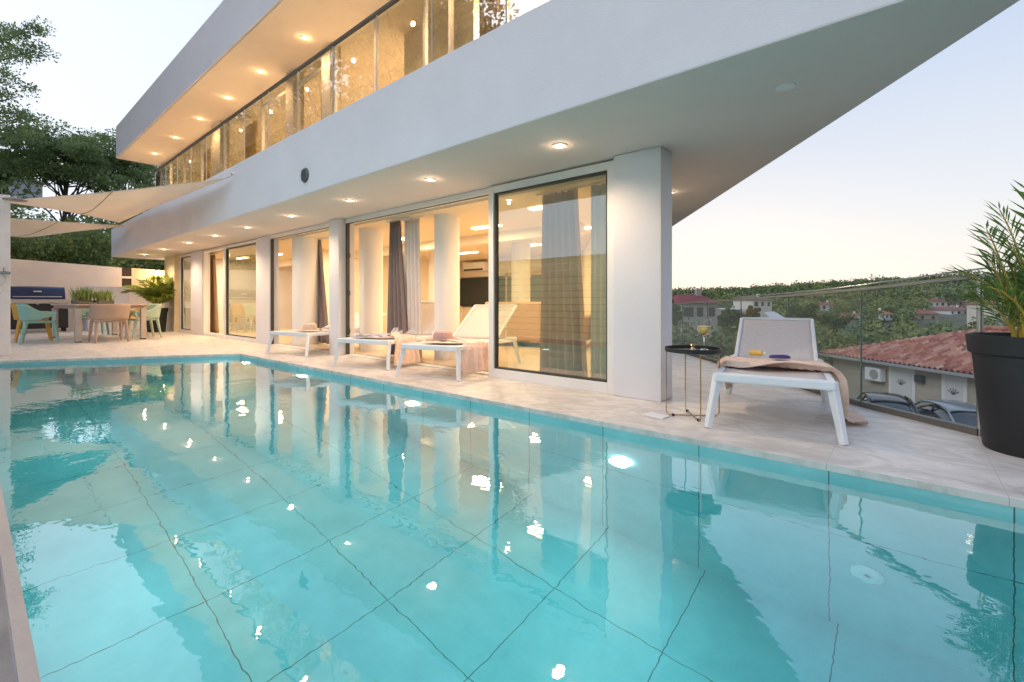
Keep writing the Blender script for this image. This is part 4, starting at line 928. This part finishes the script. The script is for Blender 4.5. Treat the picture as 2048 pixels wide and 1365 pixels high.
MB().grid(lambda a, b: ((-.5+4*b)+(15-(-.5+4*b))*a, 7.95-4.2*b, 2.34+1.38*b), 10, 4).build('back_roof', tile, h1)
m = MB(); m.tube([(3.5, 3.75, 3.76), (15, 3.75, 3.76)], .10, 8); m.build('ridge_tiles', tile, h1)
m = MB(); m.box(-.5, -.52, 2.22, 15, -.44, 2.33); m.build('gutter', mat('gutter_grey', (.35, .35, .36), .5), h1)
def wx(u):      # position along the wall in column u
    du = (u-1024)/F_PX; k = (16.4-15.6)/(22.6-15.8); yc = (15.6+22.6*k)/(du+k); return (22.6-yc)*math.hypot(1, k)
for u0, u1, nm in ((1779, 1832, 'door'), (1885, 1936, 'window')):
    a, b = wx(u0), wx(u1); zb = .02 if nm == 'door' else .9
    m = MB(); m.box(a, -.05, zb, b, .0, 2.14); f = m.build(nm, white_al, h1, bevel=.01)
    m = MB(); m.box(a+.14, -.065, zb+.14, b-.14, -.051, 2.0); m.build('leaf', mat('door_leaf', (.66, .67, .68), .5), f)
    m = MB(); mdl = (a+b)/2
    for k in range(5): 
        th = R(150-30*k); m.tube([(mdl+.02*math.cos(th), -.075, 1.45), (mdl+.22*math.cos(th), -.075, 1.48+.20*math.sin(th))], .010, 6)
    m.build('ornament', black, f)
a = wx(1748); b = wx(1766)
ac = empty('air_conditioner', h1.matrix_basis @ Vector(((a+b)/2, -.16, 1.72)), nyaw, 'white air conditioner unit on the beige house wall', 'air conditioner')
MB().box(-.38, -.14, -.28, .38, .14, .28).build('casing', white_pl, ac, bevel=.02); MB().lathe([(.0, 0), (.2, 0), (.21, .01)], n=20, caps=False).xf(Matrix.Translation((.08, -.145, 0)) @ Matrix.Rotation(R(90), 4, 'X')).build('fan_grille', mat('grille_grey', (.35, .36, .37), .5), ac)
mbx = empty('mailbox', h1.matrix_basis @ Vector((wx(1843), -.08, 1.82)), nyaw, 'small dark blue box fixed on the wall between the white doors', 'mailbox')
MB().box(-.16, -.08, -.14, .16, .078, .14).build('box_body', mat('navy_metal', (.04, .07, .10), .4), mbx, bevel=.01); MB().box(-.11, -.085, .05, .11, -.081, .07).build('slot', black, mbx)

# ---- cars
def car(loc, rz, paint, label, col_roof=None):
    t = empty('parked_car', loc, rz, label, 'car', 'cars parked in front of the beige house')     # +x is the front
    # body below the belt line
    S = [(-2.15, .70, .42, .80), (-2.05, .80, .30, .95), (-1.5, .88, .22, 1.0), (-.6, .90, .20, .97), (.5, .90, .20, .95), (1.0, .89, .20, .93), (1.6, .86, .22, .84), (2.0, .78, .28, .72), (2.18, .62, .36, .60)]
    m = MB(); n = 12
    for (x, w, zb, zt) in S:
        for k in range(n):
            a = 2*math.pi*k/n; cy_, cz_ = math.cos(a), math.sin(a)
            y = w*(abs(cy_)**.45)*(1 if cy_ > 0 else -1); z = (zb+zt)/2+(zt-zb)/2*(abs(cz_)**.5)*(1 if cz_ > 0 else -1); m.v.append((x, y, z))
    for i in range(len(S)-1):
        for k in range(n): m.f.append((i*n+k, i*n+(k+1) % n, (i+1)*n+(k+1) % n, (i+1)*n+k))
    m.f.append(tuple(range(n))); m.f.append(tuple((len(S)-1)*n+k for k in range(n))[::-1])
    m.build('body', paint, t, smooth=True, sub=1)
    # glasshouse
    G = [(-1.75, .62, .96), (-1.2, .60, 1.30), (-.6, .60, 1.43), (0, .60, 1.45), (.45, .60, 1.38), (1.15, .66, .93)]
    def gh(sc_, top, low):
        m = MB(); n = 9
        for (x, w, zt) in G:
            for k in range(n):
                a = math.pi*k/(n-1); y = .80*math.cos(a); w_ = w+(.82-w)*(1-math.sin(a))
                yy = w_*(abs(math.cos(a))**.55)*(1 if math.cos(a) > 0 else -1)*sc_; zz = .90+(zt-.90)*(math.sin(a)**.6)*sc_; m.v.append((x, yy, zz))
        for i in range(len(G)-1):
            for k in range(n-1): m.f.append((i*n+k, i*n+k+1, (i+1)*n+k+1, (i+1)*n+k))
        return m
    gh(1, 0, 0).build('windscreen', mat('car_glass', (.03, .04, .045), .06, spec=1.0), t, smooth=True, sub=1)
    m = MB(); m.grid(lambda a, b: (-1.28+1.70*a, (b-.5)*1.16, 1.315+.158*math.sin(math.pi*(.18+.72*a))-.06*(2*b-1)**4), 14, 10); m.build('roof', col_roof or paint, t, smooth=True, solid=.02)
    for s_ in (-1, 1):
        m = MB(); m.tube([(1.18, s_*.70, .95), (.80, s_*.655, 1.17), (.42, s_*.60, 1.385), (0, s_*.59, 1.44), (-.6, s_*.59, 1.425), (-1.2, s_*.60, 1.31), (-1.75, s_*.68, .99)], .032, 8); m.build('roof_pillar', paint, t, smooth=True)
        m = MB(); m.tube([(-.25, s_*.80, .98), (-.25, s_*.60, 1.43)], .03, 6); m.build('door_pillar', black, t)
        m = MB(); m.tube([(.82, s_*.90, 1.0), (.80, s_*1.03, 1.03)], [.07, .06], 10); m.build('mirror', paint, t, smooth=True)
        m = MB(); m.grid(lambda a, b: (1.86+.24*a, s_*(.48+.28*b-.12*a), .70-.10*a+.02*b), 4, 4); m.build('headlight', mat('headlight_glass', (.7, .75, .8), .1), t, smooth=True, solid=.03)
        for xx in (-1.35, 1.35):
            m = MB(); m.tube([(xx, s_*.70, .32), (xx, s_*.90, .32)], .32, 24); w = m.build('wheel', mat('tyre', (.02, .02, .02), .8), t)
            m = MB(); m.tube([(xx, s_*.902, .32), (xx, s_*.91, .32)], .2, 16); m.build('rim', steel, w)
    m = MB(); m.grid(lambda a, b: (1.10+.9*a, (b-.5)*1.5*(1-.15*a), .945-.13*a**1.5-.03*(2*b-1)**2+.012), 8, 8); m.build('bonnet', paint, t, smooth=True)
    return t
def on_street(u, d, z=-4.): p = at(u, 700, d); return (p.x, p.y, z)
car(on_street(1776, 16.6), YAW+R(-120), mat('black_car_paint', (.02, .022, .025), .12, spec=.8), 'dark car, farther of the two, parked by the beige house door')
car(on_street(1925, 15.2), YAW+R(-108), mat('silver_car_paint', (.28, .32, .35), .15, metal=.3), 'grey car with big dark windscreen right behind the black pot')

# ---- hillside houses and forest across the valley
roofm = mat('far_terracotta', (.28, .11, .08), .8, var=.25, vs=.8); cream = mat('far_cream', (.62, .56, .50), .8, var=.06, vs=.3); fwhite = mat('far_white', (.72, .72, .73), .8, var=.04, vs=.3); fpane = mat('far_pane', (.04, .045, .05), .3)
def far_house(u, v, d, w, h, dep, label, floors=2, rz=0., wall=cream, roof=roofm, rh=1.6, nwin=4, balc=True, name='hillside_house'):
    p = at(u, v, d); t = empty(name, p, YAW-math.atan((u-1024)/F_PX)*0+R(rz), label, 'house', 'houses on the far hillside')
    MB().box(-w/2, 0, -4, w/2, dep, h).build('wall', wall, t)
    m = MB(); o = .5; m.add([(-w/2-o, -o, h), (w/2+o, -o, h), (w/2+o, dep+o, h), (-w/2-o, dep+o, h), (-w/2-o+rh, dep/2, h+rh), (w/2+o-rh, dep/2, h+rh)], [(0, 1, 5, 4), (2, 3, 4, 5), (1, 2, 5), (3, 0, 4), (0, 3, 2, 1)]); r0 = m.build('roof', roof, t)
    MB().box(w*.2, dep*.4, h+rh*.4, w*.2+.7, dep*.4+.7, h+rh+.8).build('chimney', wall, r0)
    fh = h/floors
    for f_ in range(floors):
        for k in range(nwin):
            x = -w/2+w*(k+.5)/nwin; m = MB(); ww = .45 if (k+f_) % 3 else .75; m.box(x-ww, -.06, f_*fh+fh*.30, x+ww, .02, f_*fh+fh*.78); m.build('window', fpane, t)
        if balc and f_ > 0: m = MB(); m.box(-w/2-.2, -1.0, f_*fh-.12, w*.3, -.05, f_*fh+.75); m.build('balcony', wall, t)
    for f_ in range(floors): MB().box(w/2-.02, dep*.4, f_*fh+fh*.3, w/2+.06, dep*.6, f_*fh+fh*.75).build('window', fpane, t)
    return t
far_house(1924, 652, 205, 14, 6.8, 9, 'big white three storey house above the red tiled roof', 3, wall=fwhite, nwin=4, rz=12)
far_house(1880, 626, 235, 13, 5.6, 9, 'pinkish house with balconies up behind the big white house', 2, rz=8, nwin=4)
far_house(1937, 622, 232, 12, 3.0, 8, 'long low white house with terrace on the upper right slope', 1, wall=fwhite, nwin=5, rz=4)
far_house(1774, 652, 185, 9, 4.6, 8, 'white house with orange roof in the middle of the slope', 2, wall=fwhite, roof=mat('far_orange', (.40, .15, .06), .8), rz=25, nwin=3)
far_house(1703, 648, 195, 12, 2.8, 8, 'low beige house left of the orange roofed one', 1, nwin=4, rz=-10)
far_house(1845, 645, 190, 11, 3.4, 8, 'low brownish house half hidden by dark bushes', 1, wall=mat('far_brown', (.32, .27, .23), .8), nwin=3, rz=-14)
far_house(1655, 622, 240, 7, 3.0, 6, 'tiny white house alone among the trees', 1, wall=fwhite, nwin=2, balc=False)
far_house(1640, 606, 300, 7, 3.0, 6, 'tiny grey roofed house highest on the slope', 1, wall=fwhite, roof=fwhite, nwin=2, balc=False)
far_house(2010, 640, 150, 9, 5, 8, 'house with white shutters partly hidden by the palm', 2, nwin=2, balc=False)
far_house(1525, 618, 150, 8, 2.8, 8, 'white house with brown roof beside the orange brown bush', 1, wall=cream, roof=mat('far_brown_roof', (.20, .13, .10), .8), nwin=3, rz=20, rh=1.2)
far_house(1400, 645, 66, 5.2, 2.7, 7, 'grey stone house with dark red roof next to the pillar', 1, wall=mat('far_stone', (.38, .36, .33), .8, var=.3, vs=2), roof=mat('dark_red_roof', (.20, .05, .05), .8), nwin=3, rz=6, rh=1.3)
far_house(1470, 634, 150, 5, 2.4, 6, 'small hut with flat white roof between the trees', 1, wall=mat('far_brown', (0, 0, 0)), roof=fwhite, nwin=2, balc=False, rh=.3, rz=10)
# pale lane down the slope
m = MB(); P_ = [at(1490, 628, 95), at(1540, 628, 95), at(1590, 660, 60), at(1555, 662, 60)]
tag(MB().add([p+Vector((0, 0, .3)) for p in (at(1528, 628, 95), at(1548, 626, 95), at(1590, 652, 62), at(1556, 655, 62))], [(0, 3, 2, 1)]).build('lane', mat('lane_concrete', (.45, .45, .46), .8, var=.2, vs=.5)), 'pale concrete lane on the slope behind the lounger', kind='structure')
forest_m = mat('forest_leaves', (.19, .23, .06), .7, col2=(.06, .095, .04), vs=.035, detail=10); forest_b = mat('near_scrub', (.20, .22, .07), .7, col2=(.07, .10, .04), vs=.3, detail=8)
rs = np.random.RandomState(21)
def scatter(n, r0, r1, a0, a1, rad_, per, size, dz, pw=1.):
    r = r0+(r1-r0)*rs.rand(n)**pw; a = np.radians(a0+(a1-a0)*rs.rand(n)); xc, yc = r*np.sin(a), r*np.cos(a); z = terrain(xc, yc)
    # keep a clear sight line to the houses
    px = 1024+F_PX*xc/yc; 
    C = np.stack([CA*xc-SA*yc, SA*xc+CA*yc, z+dz*(.5+.5*rs.rand(n))], -1); return C, px, yc, r
HS = [(1924, 45, 205), (1880, 38, 235), (1937, 32, 232), (1774, 32, 185), (1703, 34, 195), (1845, 32, 190), (1655, 16, 240), (1640, 12, 300), (1525, 30, 150), (1404, 46, 62), (1470, 18, 150), (2010, 30, 150)]
def keep(C, px, yc):
    k = np.ones(len(C), bool)
    for u, hw, d in HS: k &= ~((abs(px-u) < hw*.8) & (yc < d+6) & (yc > d*.62))
    return k
C, px, yc, r = scatter(2300, 110, 330, 15, 56, 3, 60, 1, 4.5); k = keep(C, px, yc); C = C[k]
V1, Q1 = clumps(rs, C, [2.6*(.6+.8*rs.rand()) for _ in C], 90, .8, flat=.9, elong=1.5)
C, px, yc, r = scatter(2600, 320, 640, 15, 56, 3, 60, 1, 6); 
V2, Q2 = clumps(rs, C, [3.0*(.5+1.6*rs.rand()**3) for _ in C], 70, 1.3, flat=1.1, elong=1.5)
def split_woods(parts):
    sel = [[], []]
    for V_, per_ in parts:
        n_ = len(V_)//(4*per_); Vr = V_.reshape(n_, per_*4, 3); k_ = rs.rand(n_) < .55
        sel[0].append(Vr[k_].reshape(-1, 3)); sel[1].append(Vr[~k_].reshape(-1, 3))
    return [np.concatenate(x) for x in sel]
WA, WB = split_woods([(V1, 90), (V2, 70)])
tag(npmesh('pine_woods', WA, np.arange(len(WA)).reshape(-1, 4), mat('dark_forest_leaves', (.15, .20, .075), .7, col2=(.07, .11, .05), vs=.04, detail=10)), 'dark pines of the wood covering the hills across the valley', kind='stuff')
tag(npmesh('oak_woods', WB, np.arange(len(WB)).reshape(-1, 4), mat('light_forest_leaves', (.26, .29, .09), .7, col2=(.11, .15, .06), vs=.04, detail=10)), 'lighter broadleaf trees of the wood covering the hills across the valley', kind='stuff')
C, px, yc, r = scatter(650, 26, 150, 14, 50, 3, 60, 1, 2.2); k = keep(C, px, yc); k &= ~((px > 1600) & (r < 48)); k &= (r > 44) | (px < 1560); C = C[k]
C[:, 2] = np.minimum(C[:, 2], H_CAM-.055*np.hypot(C[:, 0], C[:, 1]))
V3, Q3 = clumps(rs, C, [1.7*(.6+.7*rs.rand()) for _ in C], 200, .34, flat=.8, elong=1.5)
tag(npmesh('scrub', V3, Q3, forest_b), 'bushes and low trees filling the valley below the terrace', kind='stuff')
# single trees one can tell apart in the valley
ymat = mat('autumn_leaves', (.28, .17, .03), .7, col2=(.16, .13, .03), vs=.8); gmat = mat('valley_leaves', (.14, .20, .05), .7, col2=(.06, .10, .035), vs=.8)
for i, (u, v, d, w_, h_, mm_, lb_) in enumerate(((1505, 640, 48, 30, 58, ymat, 'orange brown bush left of the lounger backrest'), (1604, 628, 60, 60, 46, gmat, 'dark green round tree behind the lounger backrest'), (1345, 628, 40, 34, 66, gmat, 'narrow green tree right next to the white pillar'), (1462, 646, 52, 46, 50, gmat, 'green tree beside the small flat roofed hut'), (1668, 640, 75, 60, 30, gmat, 'low spreading tree at the left end of the tiled roof'))):
    tree_at(u, v, d, w_, h_, 'valley_tree', lb_, 'tree', 60+i, per=200, size=.16, nc=36, leaf=mm_, flat=.8, elong=1.6, trunk_r=.12)

# ---- inside the house
def curtain(u0, u1, Y, m_, label, z0=.03, z1=2.08, spread=1.0, seed=1, wv=.05, nf=6, narrow=.0):
    x0, x1 = fx(u0, Y), fx(u1, Y); w = x1-x0; t = empty('curtain', ((x0+x1)/2, Y, 0), 0, label, 'curtain'); nz = noise3(seed)
    def fn(a, b):
        k = 1-narrow*b; x = (a-.5)*w*k-narrow*.25*w*b; return (x, wv*math.sin(a*nf*6.283+.5*nz(a, b*.5, 0))*(1-.15*b)+.02*nz(a*2, b, 1), z0+(z1-z0)*b)
    MB().grid(fn, nf*10, 14).build('fabric', m_, t, smooth=True, solid=.003); MB().tube([(-abs(w)*.55, 0, z1+.02), (abs(w)*.55, 0, z1+.02)], .012, 8).build('rail', white_al, t); return t
tau = mat('taupe_curtain', (.25, .20, .20), .85, var=.08, vs=3, bump=.2, bs=200); sheer = mat('sheer_curtain', (.76, .70, .68), .85, var=.04, vs=3); warmc = mat('ochre_curtain', (.45, .30, .16), .85, var=.08, vs=3)
curtain(776, 818, 4.30, tau, 'dark taupe curtain between the two round columns of the big opening', seed=1, narrow=.5, nf=4)
curtain(806, 846, 4.36, sheer, 'white sheer curtain beside the dark one in the big opening', seed=2, narrow=.25, nf=5, wv=.04)
curtain(612, 660, 4.62, tau, 'dark taupe curtain in the second opening next to its column', seed=3, narrow=.45, nf=4)
curtain(408, 437, 4.25, warmc, 'ochre curtain in the narrow doorway nearest the palm', seed=4, narrow=.3, nf=3)
curtain(1078, 1176, 4.35, mat('striped_curtain', (.42, .22, .14), .85, col2=(.66, .42, .30), vs=1, stretch=(7, .1, .02)), 'brown striped curtain behind the closed sliding glass', seed=5, narrow=.25, nf=6)
curtain(1182, 1222, 4.30, sheer, 'narrow sheer curtain at the pillar side of the closed glass', seed=6, nf=3, wv=.03)
for i, (a, b) in enumerate(((-8.3, -7.6), (-11.9, -11.2), (-4.2, -3.7), (-14.9, -14.3))):
    t = empty('curtain', ((a+b)/2, 4.3, UZ0), 0, ['gold curtain upstairs above the middle doorway lounger', 'gold curtain upstairs left of the middle window pier', 'brown curtain upstairs at the top edge right of the white partition', 'gold curtain upstairs nearest the roof corner'][i], 'curtain', 'upstairs curtains')
    MB().grid(lambda p, q: ((p-.5)*(b-a), .04*math.sin(p*31), 2.5*q), 40, 2).build('fabric', mat('gold_curtain', (.60, .38, .12), .85) if i != 2 else tau, t, smooth=True, solid=.003)
# sofa, televisions, dining set, picture
tv = empty('television', (fx(962, 10.1), 10.12, 1.15), 0, 'dark wall television seen beside the white door frame', 'television')
MB().box(-1.0, -.03, -.42, 1.0, .03, .42).build('screen', mat('tv_screen', (.02, .03, .035), .06), tv); MB().box(-1.03, .031, -.45, 1.03, .06, .45).build('casing', black, tv)
tv = empty('wall_cabinet', (fx(1075, 10.1), 10.0, .0), 0, 'dark framed shelf cabinet seen through the closed glass', 'cabinet')
MB().box(-.9, -.1, .5, .5, .15, 1.55).build('cabinet_body', mat('smoked_glass', (.10, .11, .09), .2), tv)
m = MB(); m.box(-.95, -.14, .45, -.9, .18, 1.65); m.box(.5, -.14, .0, .56, .18, 1.65); m.box(-.95, -.14, 1.56, .56, .18, 1.66); m.build('cabinet_frame', mat('oak', (.45, .32, .18), .5), tv)
acu = empty('wall_air_conditioner', (fx(945, 9.9), 10.05, 1.9), 0, 'white indoor air conditioner high on the back wall', 'air conditioner'); MB().box(-.45, -.12, -.12, .45, .12, .14).build('casing', white_pl, acu, bevel=.02); MB().box(-.40, -.13, -.11, .40, -.121, -.06).build('vent_slot', black, acu)
pic = empty('wall_picture', (fx(665, 10.1), 10.15, 1.25), 0, 'framed grey picture on the wall above the black chairs', 'picture')
MB().box(-.45, -.02, -.33, .45, .02, .33).build('frame', mat('pewter_frame', (.30, .29, .22), .5), pic); MB().box(-.39, -.03, -.27, .39, -.021, .27).build('canvas', mat('picture_canvas', (.22, .22, .17), .7, col2=(.05, .05, .05), vs=4), pic)
it = empty('indoor_table', (fx(676, 8.6), 8.6, 0), 0, 'pale dining table inside behind the black chairs', 'dining table')
MB().box(-1.2, -.45, .72, 1.2, .45, .76).build('table_top', mat('oak', (.45, .32, .18), .5), it)
for sx_ in (-1, 1):
    for sy_ in (-1, 1): MB().box(sx_*1.1-.03, sy_*.38-.03, 0, sx_*1.1+.03, sy_*.38+.03, .72).build('leg', black, it)
def bchair(x, y, lb_):
    t = empty('indoor_chair', (x, y, 0), R(90), lb_, 'chair', 'black chairs inside at the pale table')
    MB().box(-.22, -.22, .44, .22, .22, .48).build('seat', black, t, bevel=.01)
    MB().grid(lambda a, b: (-.22-.05*b+.05*(2*a-1)**2, (a-.5)*.46, .48+.42*b), 8, 4).build('backrest', black, t, smooth=True, solid=.03)
    for sx_ in (-1, 1):
        for sy_ in (-1, 1): MB().tube([(sx_*.19, sy_*.19, .45), (sx_*.23, sy_*.23, 0)], .014, 8).build('leg', mat('oak', (.45, .32, .18)), t)
bchair(fx(660, 7.9), 7.9, 'black indoor chair nearer the dark curtain'); bchair(fx(682, 7.9), 7.9, 'black indoor chair nearer the white pier')
sf = empty('sofa', (-5.5, 7.3, 0), R(20), 'light brown sofa seen beyond the loungers through the opening', 'sofa'); sm_ = mat('sofa_fabric', (.50, .33, .22), .9, var=.1, vs=5)
MB().box(-.9, -.45, .12, .9, .45, .42).build('seat', sm_, sf, bevel=.04); MB().box(-.9, -.62, .12, .9, -.44, .85).build('backrest', sm_, sf, bevel=.04)
for s_ in (-1, 1): MB().box(s_*.9-.1, -.62, .12, s_*.9+.1, .45, .60).build('armrest', sm_, sf, bevel=.04); MB().box(s_*.8-.04, -.5, 0, s_*.8+.04, .35, .12).build('foot', black, sf)
cb = empty('wooden_cabinet', (fx(852, 9.6), 9.7, 0), 0, 'tall orange wood door panel on the back wall', 'cabinet')
MB().box(-.28, -.1, .0, .28, .4, 1.75).build('cabinet_body', mat('orange_wood', (.55, .28, .08), .5, var=.15, vs=2, stretch=(6, 6, .4)), cb, bevel=.01); MB().box(.2, -.13, .85, .22, -.101, 1.0).build('handle', steel, cb)
#@@END
